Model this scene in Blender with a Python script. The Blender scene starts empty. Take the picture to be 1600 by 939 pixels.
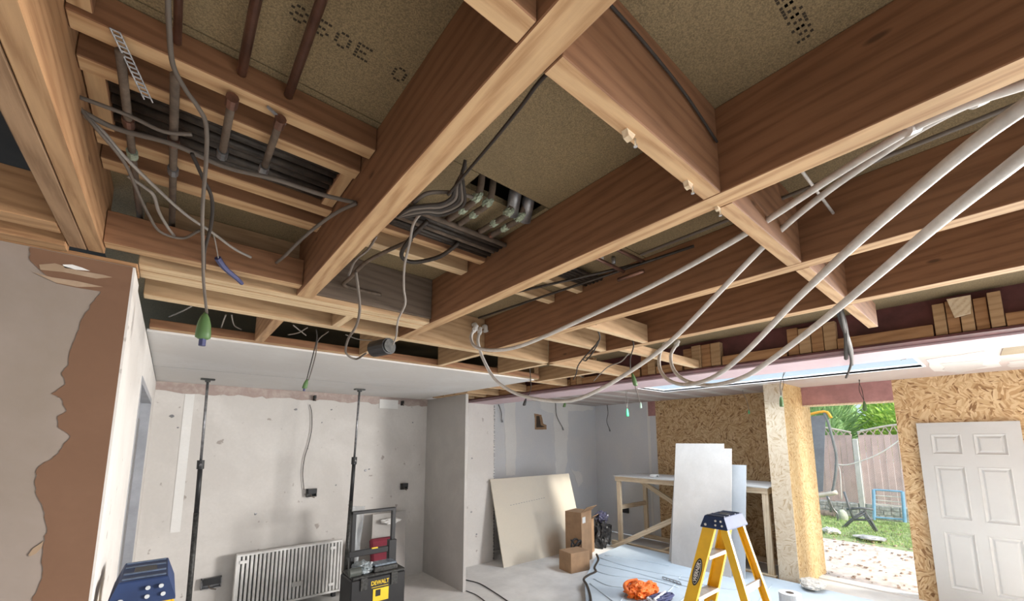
import bpy, bmesh, math, random
from mathutils import Vector, Matrix, Euler
random.seed(7)
S = bpy.context.scene
C = S.collection
PI = math.pi
R = math.radians

# ------------------------------------------------------------------ camera, sky, sun, lights, exposure
EYE = 1.78                                   # camera height above the floor
FPX, HEAD, PITCH = 639.0, R(39.8), math.atan2(88.5, 639.0)
cam = bpy.data.cameras.new('camera')
cam.sensor_width = 36.0
cam.lens = 36.0 * FPX / 1600.0
cam.shift_y = (600.0 - 469.5) / 1600.0
cam.clip_start = 0.02
co = bpy.data.objects.new('camera', cam)
C.objects.link(co)
co.location = (0, 0, EYE)
co.rotation_euler = (PI / 2 + PITCH, 0, -HEAD)
S.camera = co
S.view_settings.view_transform = 'Standard'
S.view_settings.look = 'None'
S.view_settings.gamma = 1.0
S.view_settings.use_curve_mapping = False
S.view_settings.exposure = 0.0

SKY_STRENGTH, SUN_STRENGTH = 1.15, 5.0
w = bpy.data.worlds.new('sky')
S.world = w
w.use_nodes = True
wn = w.node_tree.nodes
wn.clear()
bg = wn.new('ShaderNodeBackground')
ow = wn.new('ShaderNodeOutputWorld')
tc = wn.new('ShaderNodeTexCoord')
sx = wn.new('ShaderNodeSeparateXYZ')
cr = wn.new('ShaderNodeValToRGB')
cr.color_ramp.elements[0].position = 0.0
cr.color_ramp.elements[0].color = (0.66, 0.80, 0.92, 1)
cr.color_ramp.elements[1].position = 0.8
cr.color_ramp.elements[1].color = (0.42, 0.62, 0.80, 1)
w.node_tree.links.new(tc.outputs['Generated'], sx.inputs[0])
w.node_tree.links.new(sx.outputs['Z'], cr.inputs[0])
w.node_tree.links.new(cr.outputs[0], bg.inputs[0])
w.node_tree.links.new(bg.outputs[0], ow.inputs[0])
bg.inputs[1].default_value = SKY_STRENGTH


def light(name, kind, loc, target, energy, color, size=None, size_y=None, angle=None, spread=180):
    l = bpy.data.lights.new(name, kind)
    l.energy = energy
    l.color = color
    if kind == 'AREA':
        l.shape = 'RECTANGLE'
        l.size, l.size_y = size, size_y
        l.spread = R(spread)
    if angle is not None:
        l.angle = angle
    o = bpy.data.objects.new(name, l)
    C.objects.link(o)
    o.location = loc
    d = Vector(target) - Vector(loc)
    o.rotation_euler = d.to_track_quat('-Z', 'Y').to_euler()
    return o


light('sun', 'SUN', (5.2, -12, 9), (6.5, 0, 0), SUN_STRENGTH, (1.0, 0.93, 0.82), angle=R(6))
# added fill lamp outside an unseen opening, to the right of the view
light('garden_side_fill', 'AREA', (7.3, -1.75, 1.7), (2.6, .8, 0), 430, (1.0, 0.97, 0.93), 2.3, 1.4, spread=100)
# added fill lamp behind the camera, standing in for unseen front glazing
light('behind_camera_fill', 'AREA', (1.5, -3.5, 2.3), (1.0, 0.6, -.3), 110, (1.0, 0.97, 0.94), 5.0, 1.2)
# daylight falling through the roof light of the extension
light('roof_light_daylight', 'AREA', (5.3, 1.95, 3.25), (5.3, 1.95, 0), 125, (0.80, 0.90, 1.0), 0.8, 2.6)

# ------------------------------------------------------------------ measuring


def ray(u, v):
    x = (u - 800.0) / FPX
    y = -(v - 600.0) / FPX
    up = y * math.cos(PITCH) + math.sin(PITCH)
    f = math.cos(PITCH) - y * math.sin(PITCH)
    return Vector((f * math.sin(HEAD) + x * math.cos(HEAD), f * math.cos(HEAD) - x * math.sin(HEAD), up))


def at(u, v, x=None, y=None, z=None, d=None):
    """the place where the line of sight measured at (u, v) meets a plane, or lies at forward distance d"""
    r = ray(u, v)
    if x is not None: t = x / r.x
    elif y is not None: t = y / r.y
    elif z is not None: t = (z - EYE) / r.z
    else: t = d
    return Vector((r.x * t, r.y * t, EYE + r.z * t))


# ------------------------------------------------------------------ materials
MATS = {}


def nodes(name):
    m = bpy.data.materials.new(name)
    m.use_nodes = True
    nt = m.node_tree
    b = nt.nodes['Principled BSDF']
    return m, nt, b


def mixc(nt, fac, a, b, mode='MIX'):
    n = nt.nodes.new('ShaderNodeMix')
    n.data_type = 'RGBA'
    n.blend_type = mode
    for sock, val in ((0, fac), (6, a), (7, b)):
        if hasattr(val, 'is_output') or hasattr(val, 'links'):
            nt.links.new(val, n.inputs[sock])
        elif isinstance(val, (int, float)):
            n.inputs[sock].default_value = val
        else:
            n.inputs[sock].default_value = (*val, 1)
    return n.outputs[2]


def coords(nt, scale=(1, 1, 1), rand=True):
    t = nt.nodes.new('ShaderNodeTexCoord')
    mp = nt.nodes.new('ShaderNodeMapping')
    mp.inputs['Scale'].default_value = scale
    nt.links.new(t.outputs['Object'], mp.inputs[0])
    if rand:
        oi = nt.nodes.new('ShaderNodeObjectInfo')
        mu = nt.nodes.new('ShaderNodeMath')
        mu.operation = 'MULTIPLY'
        mu.inputs[1].default_value = 37.0
        nt.links.new(oi.outputs['Random'], mu.inputs[0])
        cx = nt.nodes.new('ShaderNodeCombineXYZ')
        nt.links.new(mu.outputs[0], cx.inputs[0])
        nt.links.new(mu.outputs[0], cx.inputs[1])
        nt.links.new(cx.outputs[0], mp.inputs['Location'])
    return mp.outputs[0]


def noise(nt, vec, scale, detail=4, rough=0.6, dist=0.0):
    n = nt.nodes.new('ShaderNodeTexNoise')
    n.inputs['Scale'].default_value = scale
    n.inputs['Detail'].default_value = detail
    n.inputs['Roughness'].default_value = rough
    n.inputs['Distortion'].default_value = dist
    nt.links.new(vec, n.inputs['Vector'])
    return n.outputs['Fac']


def ramp(nt, fac, p0, p1, c0=(0, 0, 0), c1=(1, 1, 1)):
    r = nt.nodes.new('ShaderNodeValToRGB')
    r.color_ramp.elements[0].position = p0
    r.color_ramp.elements[1].position = p1
    r.color_ramp.elements[0].color = (*c0, 1)
    r.color_ramp.elements[1].color = (*c1, 1)
    nt.links.new(fac, r.inputs[0])
    return r.outputs[0]


def bump(nt, b, h, strength=0.3, dist=0.002):
    n = nt.nodes.new('ShaderNodeBump')
    n.inputs['Strength'].default_value = strength
    n.inputs['Distance'].default_value = dist
    nt.links.new(h, n.inputs['Height'])
    nt.links.new(n.outputs[0], b.inputs['Normal'])


def plain(name, col, rough=0.6, metal=0.0, var=0.12, scale=6.0, alpha=None, trans=None):
    if name in MATS: return MATS[name]
    m, nt, b = nodes(name)
    v = coords(nt)
    f = noise(nt, v, scale, 5, 0.65)
    dark = tuple(c * (1 - var) for c in col)
    lite = tuple(min(1, c * (1 + var)) for c in col)
    c = mixc(nt, ramp(nt, f, 0.35, 0.65), dark, lite)
    nt.links.new(c, b.inputs['Base Color'])
    b.inputs['Roughness'].default_value = rough
    b.inputs['Metallic'].default_value = metal
    if trans: b.inputs['Transmission Weight'].default_value = trans
    if alpha: b.inputs['Alpha'].default_value = alpha
    MATS[name] = m
    return m


def wood(name, base, dark, knots=0.8):
    m, nt, b = nodes(name)
    v = coords(nt, (1.5, 22, 22))
    v2 = coords(nt, (1, 1, 1))
    warp = noise(nt, coords(nt, (2.0, 5, 5)), 2.0, 3, 0.5, 0.6)
    wv = nt.nodes.new('ShaderNodeTexWave')
    wv.wave_type = 'BANDS'
    wv.bands_direction = 'DIAGONAL'
    wv.inputs['Scale'].default_value = 1.3
    wv.inputs['Distortion'].default_value = 5.0
    wv.inputs['Detail'].default_value = 2.0
    wv.inputs['Detail Scale'].default_value = 1.1
    nt.links.new(coords(nt, (1.0, 13, 13)), wv.inputs['Vector'])
    g = noise(nt, v, 6, 5, 0.6)
    c = mixc(nt, ramp(nt, wv.outputs['Fac'], 0.0, 0.75), dark, base)
    c = mixc(nt, 0.75, base, c)
    c = mixc(nt, ramp(nt, g, 0.42, 0.7, (0, 0, 0), (0.6, 0.6, 0.6)), c, tuple(x * 1.18 for x in base))
    # knots
    vo = nt.nodes.new('ShaderNodeTexVoronoi')
    vo.inputs['Scale'].default_value = 1.0
    nt.links.new(coords(nt, (3.2, 9, 9)), vo.inputs['Vector'])
    k = ramp(nt, vo.outputs['Distance'], 0.035, 0.08, (1, 1, 1), (0, 0, 0))
    c = mixc(nt, mixc(nt, 1 - knots, k, (0, 0, 0)), c, tuple(x * 0.42 for x in dark))
    # large stains
    st = noise(nt, v2, 3.0, 4, 0.6)
    c = mixc(nt, ramp(nt, st, 0.45, 0.75, (0, 0, 0), (0.35, 0.35, 0.35)), c, tuple(x * 0.62 for x in dark))
    nt.links.new(c, b.inputs['Base Color'])
    b.inputs['Roughness'].default_value = 0.78
    bump(nt, b, g, 0.25, 0.001)
    MATS[name] = m
    return m


def chipboard(name, base):
    m, nt, b = nodes(name)
    v = coords(nt)
    f = noise(nt, v, 330, 2, 0.7)
    f2 = noise(nt, v, 140, 3, 0.7)
    f3 = noise(nt, v, 3, 4, 0.6)
    c = mixc(nt, ramp(nt, f, 0.35, 0.65), tuple(x * .62 for x in base), tuple(x * 1.3 for x in base))
    c = mixc(nt, ramp(nt, f2, 0.55, 0.75, (0, 0, 0), (.5, .5, .5)), c, tuple(x * .45 for x in base))
    c = mixc(nt, ramp(nt, f3, 0.45, 0.8, (0, 0, 0), (.5, .5, .5)), c, tuple(x * .6 for x in base))
    nt.links.new(c, b.inputs['Base Color'])
    b.inputs['Roughness'].default_value = 0.85
    MATS[name] = m
    return m


def osb(name, light_c, mid, dark, axis='X'):
    """oriented strand board: short flat strands lying in changing directions"""
    m, nt, b = nodes(name)
    v = coords(nt, rand=False)
    wn_ = nt.nodes.new('ShaderNodeTexNoise')
    wn_.inputs['Scale'].default_value = 9
    nt.links.new(v, wn_.inputs['Vector'])
    vv = nt.nodes.new('ShaderNodeVectorMath'); vv.operation = 'MULTIPLY_ADD'
    vv.inputs[1].default_value = (0.05, 0.05, 0.05)
    nt.links.new(wn_.outputs['Color'], vv.inputs[0])
    nt.links.new(v, vv.inputs[2])
    outs = []
    for k, (cell, sc, off) in enumerate(((10, 15, 0.0), (8, 19, 3.7))):
        add = nt.nodes.new('ShaderNodeVectorMath'); add.operation = 'ADD'
        add.inputs[1].default_value = (off, off * 1.3, off * .7)
        nt.links.new(vv.outputs[0], add.inputs[0])
        patch = nt.nodes.new('ShaderNodeTexVoronoi')
        patch.inputs['Scale'].default_value = cell
        nt.links.new(add.outputs[0], patch.inputs['Vector'])
        sep = nt.nodes.new('ShaderNodeSeparateColor')
        nt.links.new(patch.outputs['Color'], sep.inputs[0])
        ang = nt.nodes.new('ShaderNodeMath'); ang.operation = 'MULTIPLY'
        ang.inputs[1].default_value = PI
        nt.links.new(sep.outputs[0], ang.inputs[0])
        rot = nt.nodes.new('ShaderNodeVectorRotate')
        rot.rotation_type = axis + '_AXIS'
        nt.links.new(add.outputs[0], rot.inputs['Vector'])
        nt.links.new(ang.outputs[0], rot.inputs['Angle'])
        mp = nt.nodes.new('ShaderNodeMapping')
        mp.inputs['Scale'].default_value = (.5, 1, 4.2) if axis == 'X' else (1, .5, 4.2)
        nt.links.new(rot.outputs[0], mp.inputs[0])
        st = nt.nodes.new('ShaderNodeTexVoronoi')
        st.inputs['Scale'].default_value = sc
        nt.links.new(mp.outputs[0], st.inputs['Vector'])
        s2 = nt.nodes.new('ShaderNodeSeparateColor')
        nt.links.new(st.outputs['Color'], s2.inputs[0])
        outs.append((s2.outputs[1], sep.outputs[1]))
    sel = ramp(nt, outs[1][1], 0.49, 0.51)
    val = mixc(nt, sel, outs[0][0], outs[1][0])
    r = nt.nodes.new('ShaderNodeValToRGB')
    e = r.color_ramp.elements
    e[0].position = 0.0; e[0].color = (*dark, 1)
    e[1].position = 1.0; e[1].color = (*light_c, 1)
    x = e.new(0.22); x.color = (*mid, 1)
    x = e.new(0.6); x.color = (*[(p + q) / 2 for p, q in zip(mid, light_c)], 1)
    nt.links.new(val, r.inputs[0])
    nt.links.new(r.outputs[0], b.inputs['Base Color'])
    b.inputs['Roughness'].default_value = 0.6
    MATS[name] = m
    return m


def plaster(name, col, col2, scale=1.6, lo=.45, hi=.62, speck=0.0):
    m, nt, b = nodes(name)
    v = coords(nt, rand=False)
    f = noise(nt, v, scale, 6, 0.62, 0.4)
    f2 = noise(nt, v, 40, 4, 0.6)
    c = mixc(nt, ramp(nt, f, lo, hi), col, col2)
    c = mixc(nt, ramp(nt, f2, .3, .7, (0, 0, 0), (.25, .25, .25)), c, tuple(x * .85 for x in col))
    if speck:
        vo = nt.nodes.new('ShaderNodeTexNoise')
        vo.inputs['Scale'].default_value = 11
        vo.inputs['Detail'].default_value = 8
        nt.links.new(v, vo.inputs['Vector'])
        c = mixc(nt, ramp(nt, vo.outputs['Fac'], .68, .72, (0, 0, 0), (speck, speck, speck)), c, (.22, .17, .14))
    nt.links.new(c, b.inputs['Base Color'])
    b.inputs['Roughness'].default_value = 0.85
    bump(nt, b, f2, 0.15, 0.001)
    MATS[name] = m
    return m


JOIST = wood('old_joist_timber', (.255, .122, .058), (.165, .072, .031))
JOIST_LIT = wood('lit_joist_underside', (.55, .36, .195), (.35, .185, .08))
TAN_LIT = wood('lit_tan_underside', (.46, .285, .15), (.28, .15, .07))
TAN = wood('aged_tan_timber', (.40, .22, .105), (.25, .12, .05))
UNDERSIDE = {}
WEATH = wood('weathered_timber', (.36, .23, .135), (.20, .115, .06))
DHB = wood('dusty_header', (.15, .11, .08), (.10, .07, .05), .3)
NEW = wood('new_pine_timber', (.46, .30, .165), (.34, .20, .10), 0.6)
NEW_LIT = wood('lit_pine_underside', (.70, .53, .33), (.56, .38, .21), 0.6)
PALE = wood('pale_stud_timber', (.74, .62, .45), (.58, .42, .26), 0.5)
UNDERSIDE = {JOIST: JOIST_LIT, TAN: TAN_LIT, NEW: NEW_LIT}  # pale undersides, darker sides: floor bounce and shade put into the timber colours
CHIP = chipboard('chipboard', (.235, .175, .095))
OSBM = osb('osb', (.70, .52, .30), (.48, .29, .13), (.22, .105, .035))
OSBY = osb('yellow_osb', (.74, .56, .30), (.60, .38, .15), (.38, .19, .06), 'Y')
WHITE = plaster('white_plaster', (.66, .63, .60), (.72, .69, .66), speck=.5)
BACKW = plaster('old_white_wall', (.62, .59, .56), (.70, .67, .64), 1.2, speck=.6)
GYP = plaster('grey_plasterboard', (.69, .70, .72), (.73, .73, .73))
GYPD = plaster('dusty_plasterboard', (.47, .45, .43), (.53, .51, .48))
CEILW = plaster('ceiling_plasterboard', (.66, .64, .62), (.70, .69, .68))
PINKC = plaster('pink_board', (.62, .47, .50), (.66, .51, .54))
EXTC = plaster('skimmed_pink_board', (.48, .39, .36), (.52, .45, .41), 1.0)
FILL = plaster('white_filler', (.80, .79, .77), (.84, .83, .81))
PAINTB = plaster('dirty_beige_paint', (.30, .245, .21), (.25, .20, .16), 2.2, .4, .65)
BROWN = plaster('fresh_brown_plaster', (.17, .088, .05), (.19, .10, .058), 2.0)
STREAK = plaster('streaked_plaster', (.33, .23, .15), (.42, .31, .22), 6.0)
STEEL = plain('red_oxide_steel', (.11, .035, .035), .6, var=.3)
STEELP = plain('painted_pink_steel', (.40, .20, .19), .6, var=.15)
BEIGE = plaster('ivory_board', (.66, .60, .50), (.62, .57, .49), .8)
PIPEW = plain('white_grey_pipe', (.60, .57, .54), .45, var=.12, scale=20)
CABLE = plain('grey_cable', (.14, .115, .095), .75)
CABLED = plain('dark_cable', (.035, .027, .022), .8)
CABLEL = plain('dusty_grey_cable', (.30, .265, .235), .6)
COPPER = plain('dull_copper', (.22, .12, .09), .42, .75, .3, 14)
DPIPE = plain('dark_lagged_pipe', (.045, .035, .028), .5, .3, .4, 30)
DUST = plain('dusty_pipe', (.13, .095, .07), .8, .1, .3, 25)
VERD = plain('green_crusted_copper', (.33, .38, .29), .85, .1, .45, 60)
GREEN = plain('green_tape', (.085, .165, .055), .5)
GREENB = plain('bright_green_tape', (.12, .75, .38), .5)
BLUE = plain('blue_cable_sleeve', (.05, .055, .14), .6)
BLUEC = plain('blue_plastic', (.016, .038, .12), .65, var=.2)
YELL = plain('yellow_fibreglass', (.86, .50, .015), .4, var=.08)
ALU = plain('aluminium', (.66, .66, .65), .4, .6, .1, 30)
CHROME = plain('rivet_steel', (.62, .62, .62), .3, .8)
BLACK = plain('black_plastic', (.018, .018, .02), .45)
BLACKG = plain('worn_black_steel', (.05, .05, .048), .5, .3, .6, 40)
GREYM = plain('galvanised_steel', (.26, .26, .27), .4, .7, .3, 30)
CARD = plain('cardboard', (.36, .225, .13), .85, var=.12)
ORANGE = plain('orange_plastic_bag', (.80, .17, .02), .5, var=.2, scale=14)
SHEET = plain('pale_blue_dust_sheet', (.50, .58, .65), .6, var=.06, scale=3)
SCREED = plain('dusty_screed', (.74, .73, .71), .9, var=.10, scale=2.5)
PAVE = plain('dusty_rubble_ground', (.78, .68, .62), .95, var=.22, scale=9)
DOORW = plain('white_door_paint', (.52, .51, .485), .45, var=.03, scale=3)
GREYD = plain('grey_side_door', (.35, .36, .39), .4)
DARK = plain('cavity_dark', (.05, .035, .025), .9)
WHITEP = plain('white_plastic', (.78, .77, .75), .4)
YEL = plain('yellow_print', (.90, .62, .03), .5, var=.05)
MAROON = plain('maroon_cloth', (.22, .03, .05), .9)


# ------------------------------------------------------------------ mesh helpers
def link(name, me, m, parent=None):
    o = bpy.data.objects.new(name, me)
    C.objects.link(o)
    if m: me.materials.append(m)
    if parent is not None: o.parent = parent
    return o


def fin(bm, name, m, parent=None, smooth=False, loc=None):
    me = bpy.data.meshes.new(name)
    bmesh.ops.recalc_face_normals(bm, faces=bm.faces)
    bm.to_mesh(me)
    bm.free()
    if smooth:
        for p in me.polygons: p.use_smooth = True
    o = link(name, me, m, parent)
    if loc is not None: o.location = loc
    return o


def abox(bm, x0, x1, y0, y1, z0, z1, rot=None, bev=0.0):
    g = bmesh.ops.create_cube(bm, size=1)
    vs = g['verts']
    for v in vs:
        v.co = Vector(((x0 + x1) / 2 + v.co.x * (x1 - x0), (y0 + y1) / 2 + v.co.y * (y1 - y0), (z0 + z1) / 2 + v.co.z * (z1 - z0)))
    if rot is not None:
        for v in vs: v.co = rot @ v.co
    if bev:
        es = list({e for v in vs for e in v.link_edges})
        bmesh.ops.bevel(bm, geom=es, offset=bev, segments=1, affect='EDGES')
    return bm


def B(x0, x1, y0, y1, z0, z1, bev=0.0):
    return abox(bmesh.new(), x0, x1, y0, y1, z0, z1, bev=bev)


def prism(poly, axis, a, b, bm=None):
    """extrude a 2D outline along an axis between a and b"""
    bm = bm or bmesh.new()
    def mk(p, t):
        if axis == 'x': return (t, p[0], p[1])
        if axis == 'y': return (p[0], t, p[1])
        return (p[0], p[1], t)
    lo = [bm.verts.new(mk(p, a)) for p in poly]
    hi = [bm.verts.new(mk(p, b)) for p in poly]
    bm.faces.new(lo); bm.faces.new(hi[::-1])
    n = len(poly)
    for i in range(n):
        bm.faces.new((lo[i], lo[(i + 1) % n], hi[(i + 1) % n], hi[i]))
    return bm


def smooth_path(pts, per=6):
    pts = [Vector(p) for p in pts]
    if len(pts) < 3: return pts
    out = []
    for i in range(len(pts) - 1):
        p0 = pts[i - 1] if i else pts[0] * 2 - pts[1]
        p1, p2 = pts[i], pts[i + 1]
        p3 = pts[i + 2] if i + 2 < len(pts) else p2 * 2 - p1
        for k in range(per):
            t = k / per
            out.append(0.5 * ((2 * p1) + (p2 - p0) * t + (2 * p0 - 5 * p1 + 4 * p2 - p3) * t * t + (3 * p1 - p0 - 3 * p2 + p3) * t ** 3))
    out.append(pts[-1])
    return out


def tube(bm, pts, r, seg=8, per=6, smooth=True):
    path = smooth_path(pts, per) if smooth else [Vector(p) for p in pts]
    rs = r if isinstance(r, (list, tuple)) else None
    ring_prev = None
    t0 = (path[1] - path[0]).normalized()
    n = t0.orthogonal().normalized()
    for i, p in enumerate(path):
        t = (path[min(i + 1, len(path) - 1)] - path[max(i - 1, 0)]).normalized()
        n = (n - t * n.dot(t)).normalized()
        bn = t.cross(n)
        rr = rs[0] + (rs[1] - rs[0]) * i / (len(path) - 1) if rs else r
        ring = [bm.verts.new(p + (n * math.cos(2 * PI * k / seg) + bn * math.sin(2 * PI * k / seg)) * rr) for k in range(seg)]
        if ring_prev:
            for k in range(seg):
                bm.faces.new((ring_prev[k], ring_prev[(k + 1) % seg], ring[(k + 1) % seg], ring[k]))
        else:
            bm.faces.new(ring[::-1])
        ring_prev = ring
    bm.faces.new(ring_prev)
    return bm


def T(pts, r, seg=8, per=6, smooth=True):
    return tube(bmesh.new(), pts, r, seg, per, smooth)


def lump(center, size, seed=0, amp=.2, sub=3, freq=3.0, flat=None):
    from mathutils import noise as mn
    bm = bmesh.new()
    bmesh.ops.create_icosphere(bm, subdivisions=sub, radius=1)
    for v in bm.verts:
        q = mn.noise(v.co * freq + Vector((seed * 3.1, seed, -seed))) * amp
        ridge = abs(mn.noise(v.co * freq * 2.1 + Vector((seed, 9, seed)))) * amp
        v.co = v.co * (1 + q - ridge)
        v.co = Vector((center[0] + v.co.x * size[0], center[1] + v.co.y * size[1], center[2] + v.co.z * size[2]))
        if flat is not None and v.co.z < flat: v.co.z = flat
    return bm


def thing(name, label, cat, loc=(0, 0, 0), rz=0, group=None):
    o = bpy.data.objects.new(name, None)
    o.empty_display_size = .1
    C.objects.link(o)
    o.location = loc
    o.rotation_euler = (0, 0, rz)
    return tag(o, label, cat, group)


def tag(o, label, cat, group=None, kind=None):
    o['label'] = label
    o['category'] = cat
    if group: o['group'] = group
    if kind: o['kind'] = kind
    return o


def struct(name, bm, m, parent=None):
    o = fin(bm, name, m, parent)
    if parent is None: o['kind'] = 'structure'
    return o


def kid(o, parent):
    """parent an object built in world coordinates to a thing"""
    bpy.context.view_layer.update()
    o.parent = parent
    o.matrix_parent_inverse = parent.matrix_world.inverted()
    return o


def text_mesh(name, s, size, mat, matrix, parent, extrude=0.0005, bold=False, xs=1.0):
    cu = bpy.data.curves.new(name, 'FONT')
    cu.body = s
    cu.size = size
    cu.extrude = extrude
    cu.align_x = 'CENTER'
    cu.align_y = 'CENTER'
    if bold: cu.offset = size * .02
    tmp = bpy.data.objects.new(name, cu)
    C.objects.link(tmp)
    bpy.context.view_layer.update()
    me = bpy.data.meshes.new_from_object(tmp.evaluated_get(bpy.context.evaluated_depsgraph_get()))
    bpy.data.objects.remove(tmp)
    bpy.data.curves.remove(cu)
    me.transform(Matrix.Diagonal((xs, 1, 1, 1)))
    me.transform(matrix)
    me.materials.clear()
    return link(name, me, mat, parent)


def frame_matrix(origin, xdir, ydir):
    x = Vector(xdir).normalized(); y = Vector(ydir).normalized(); z = x.cross(y)
    m = Matrix((x, y, z)).transposed().to_4x4()
    m.translation = Vector(origin)
    return m


def timber(axis, a0, a1, b0, b1, z0, z1, label, mat=None, name='joist', cat='joist', group=None, bev=.002):
    """one sawn timber, its grain along its own length"""
    L = a1 - a0
    bm = B(0, L, -(b1 - b0) / 2, (b1 - b0) / 2, 0, z1 - z0, bev=bev)
    o = fin(bm, name, mat or JOIST)
    if (mat or JOIST) in UNDERSIDE:  # bottom faces get the paler copy, painted as lit from below
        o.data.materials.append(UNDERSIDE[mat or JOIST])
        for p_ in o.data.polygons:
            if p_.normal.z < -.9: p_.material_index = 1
    bc = (b0 + b1) / 2
    if axis == 'x':
        o.location = (a0, bc, z0)
    else:
        o.location = (bc, a0, z0)
        o.rotation_euler = (0, 0, PI / 2)
    return tag(o, label, cat, group)


ZJ, ZD, ZC, ZS = 2.37, 2.595, 2.51, 2.352    # joist undersides, floor deck above, extension ceiling, beam soffit

# ------------------------------------------------------------------ the room shell
struct('floor', B(-3.5, 6.9, -3.0, 5.7, -.12, 0), SCREED)
wl = struct('wall_left', B(-3.5, -.14, 1.80, 1.93, 0, 2.352), PAINTB)
wi = struct('wall_inner', bmesh.new(), WHITE)
bm = bmesh.new()
abox(bm, -.27, -.14, 1.94, 2.98, 0, 2.352)
abox(bm, -.27, -.14, 4.64, 5.33, 0, 2.352)
abox(bm, -.27, -.14, 2.98, 4.64, 2.13, 2.352)
bm.to_mesh(wi.data); bm.free()
# end cap of the brown wall, white like the inner wall
struct('trim_1', B(-.1399, -.134, 1.8, 2.0, 0, 2.35), WHITE)
wb = struct('wall_back', B(-.27, 3.36, 5.33, 5.45, 0, 2.595), BACKW)
struct('wall_outer_left', B(-3.6, -3.5, -3.0, 1.93, 0, 2.595), WHITE)

# brown plaster patch on the left wall with a ragged edge
px = [(47, 382), (47, 407), (87, 442), (120, 449), (157, 455), (147, 470), (130, 495), (120, 520), (112, 542), (107, 570), (96, 582), (102, 600),
      (80, 615), (95, 622), (104, 642), (90, 650), (90, 667), (110, 682), (92, 705), (82, 716), (60, 729), (55, 748), (55, 769), (67, 796),
      (72, 820), (70, 844), (66, 868), (67, 891), (60, 916), (50, 939)]
poly = [(at(u, v, y=1.796).x, at(u, v, y=1.796).z) for u, v in px]
poly = [(poly[0][0], 2.35)] + poly[1:]
out = []
for i, p in enumerate(poly[:-1]):
    q = poly[i + 1]
    for k in range(4):
        t = k / 4
        out.append((p[0] + (q[0] - p[0]) * t + random.uniform(-.003, .003) * (k > 0), p[1] + (q[1] - p[1]) * t))
out += [poly[-1], (poly[-1][0] - .03, .6), (poly[-1][0] - .02, 0.0), (-.14, 0.0), (-.14, 2.35)]
struct('plaster_patch', prism(out, 'y', 1.7985, 1.80), BROWN, wl)
for pts in ([(97, 412), (112, 412), (128, 417), (140, 422), (118, 420), (100, 417)],
            [(60, 412), (85, 410), (120, 421), (160, 428), (175, 432), (150, 434), (100, 424), (62, 420)],
            [(50, 424), (80, 432), (120, 438), (160, 447), (120, 447), (85, 440)]):
    pp = [(at(u, v, y=1.79).x, at(u, v, y=1.79).z) for u, v in pts]
    struct('filler_streak', prism(pp, 'y', 1.7975, 1.7984), FILL if pts[0][0] == 97 else STREAK, wl)
# damp smear low on the painted part
pp = [(at(u, v, y=1.79).x, at(u, v, y=1.79).z) for u, v in ((43, 868), (50, 858), (62, 850), (67, 846), (64, 856), (55, 866), (46, 870))]
struct('damp_smear', prism(pp, 'y', 1.7975, 1.80), STREAK, wl)

# side doorway in the inner wall
d1 = struct('door_1', B(-.23, -.20, 3.0, 4.62, 0, 2.11), GREYD)
struct('frame', prism([(2.98, 0), (2.98, 2.13), (4.64, 2.13), (4.64, 0), (4.60, 0), (4.60, 2.09), (3.02, 2.09), (3.02, 0)], 'x', -.24, -.137), GREYD, d1)
struct('panel', B(-.2, -.19, 3.1, 3.75, .2, 1.95), GREYM, d1)
struct('panel', B(-.2, -.19, 3.87, 4.5, .2, 1.95), GREYM, d1)

# floor deck above: two chipboard sheets with a seam and a hole for the pipes
dk = struct('ceiling_deck', bmesh.new(), CHIP)
bm = bmesh.new()
hx0, hx1, hy0, hy1 = .667, .955, .955, 1.04
abox(bm, -.285, 3.4, -3.0, .953, ZD, ZD + .022)
abox(bm, -.285, hx0, .957, 5.33, ZD, ZD + .022)
abox(bm, hx1, 3.4, .957, 5.33, ZD, ZD + .022)
abox(bm, hx0, hx1, hy1, 5.33, ZD, ZD + .022)
bm.to_mesh(dk.data); bm.free()
struct('ceiling_void', B(-3.5, 3.4, -3.0, 5.4, ZD + .20, ZD + .22), DARK)  # near-black slab, its colour stands for the shade in the cavity
vb = bmesh.new()
for q in ((-3.5, 3.4, -3.05, -3.0), (-3.5, 3.4, 5.4, 5.45)): abox(vb, q[0], q[1], q[2], q[3], ZD, ZD + .22)
for q in ((-3.55, -3.5), (3.4, 3.45)): abox(vb, q[0], q[1], -3.05, 5.45, ZD, ZD + .22)
struct('trim_2', vb, DARK)  # near-black sides of the same painted-dark cavity
INK = plain('stamp_ink', (.035, .025, .015), .9)


def stamp(chars, x, y, dx, size, rot=False):
    """dotted stamp lettering on the underside of the deck"""
    font = {'S': ["0111", "1000", "0110", "0001", "1110"], 'O': ["0110", "1001", "1001", "1001", "0110"], 'E': ["1111", "1000", "1110", "1000", "1111"],
            '8': ["0110", "1001", "0110", "1001", "0110"], '9': ["0110", "1001", "0111", "0001", "0110"], '5': ["1111", "1000", "1110", "0001", "1110"],
            '6': ["0110", "1000", "1110", "1001", "0110"], '0': ["0110", "1001", "1001", "1001", "0110"], '3': ["1110", "0001", "0110", "0001", "1110"]}
    bm = bmesh.new()
    for i, ch in enumerate(chars):
        if ch == ' ': continue
        for r_, row in enumerate(font[ch]):
            for c_, bit in enumerate(row):
                if bit == '1':
                    a, b_ = (c_ - 1.5) * size / 5, (r_ - 2) * size / 5
                    if rot: a, b_ = (r_ - 2) * size / 5, -(c_ - 1.5) * size / 5
                    cx, cy = x + i * dx + a, y + b_
                    abox(bm, cx - size * .075, cx + size * .075, cy - size * .06, cy + size * .06, ZD - .0006, ZD + .0004)
    return struct('stamp_text', bm, INK, dk)


stamp('8SOE O', .122, .788, .041, .040)
stamp('95693', .775, .177, .034, .042, True)

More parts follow.
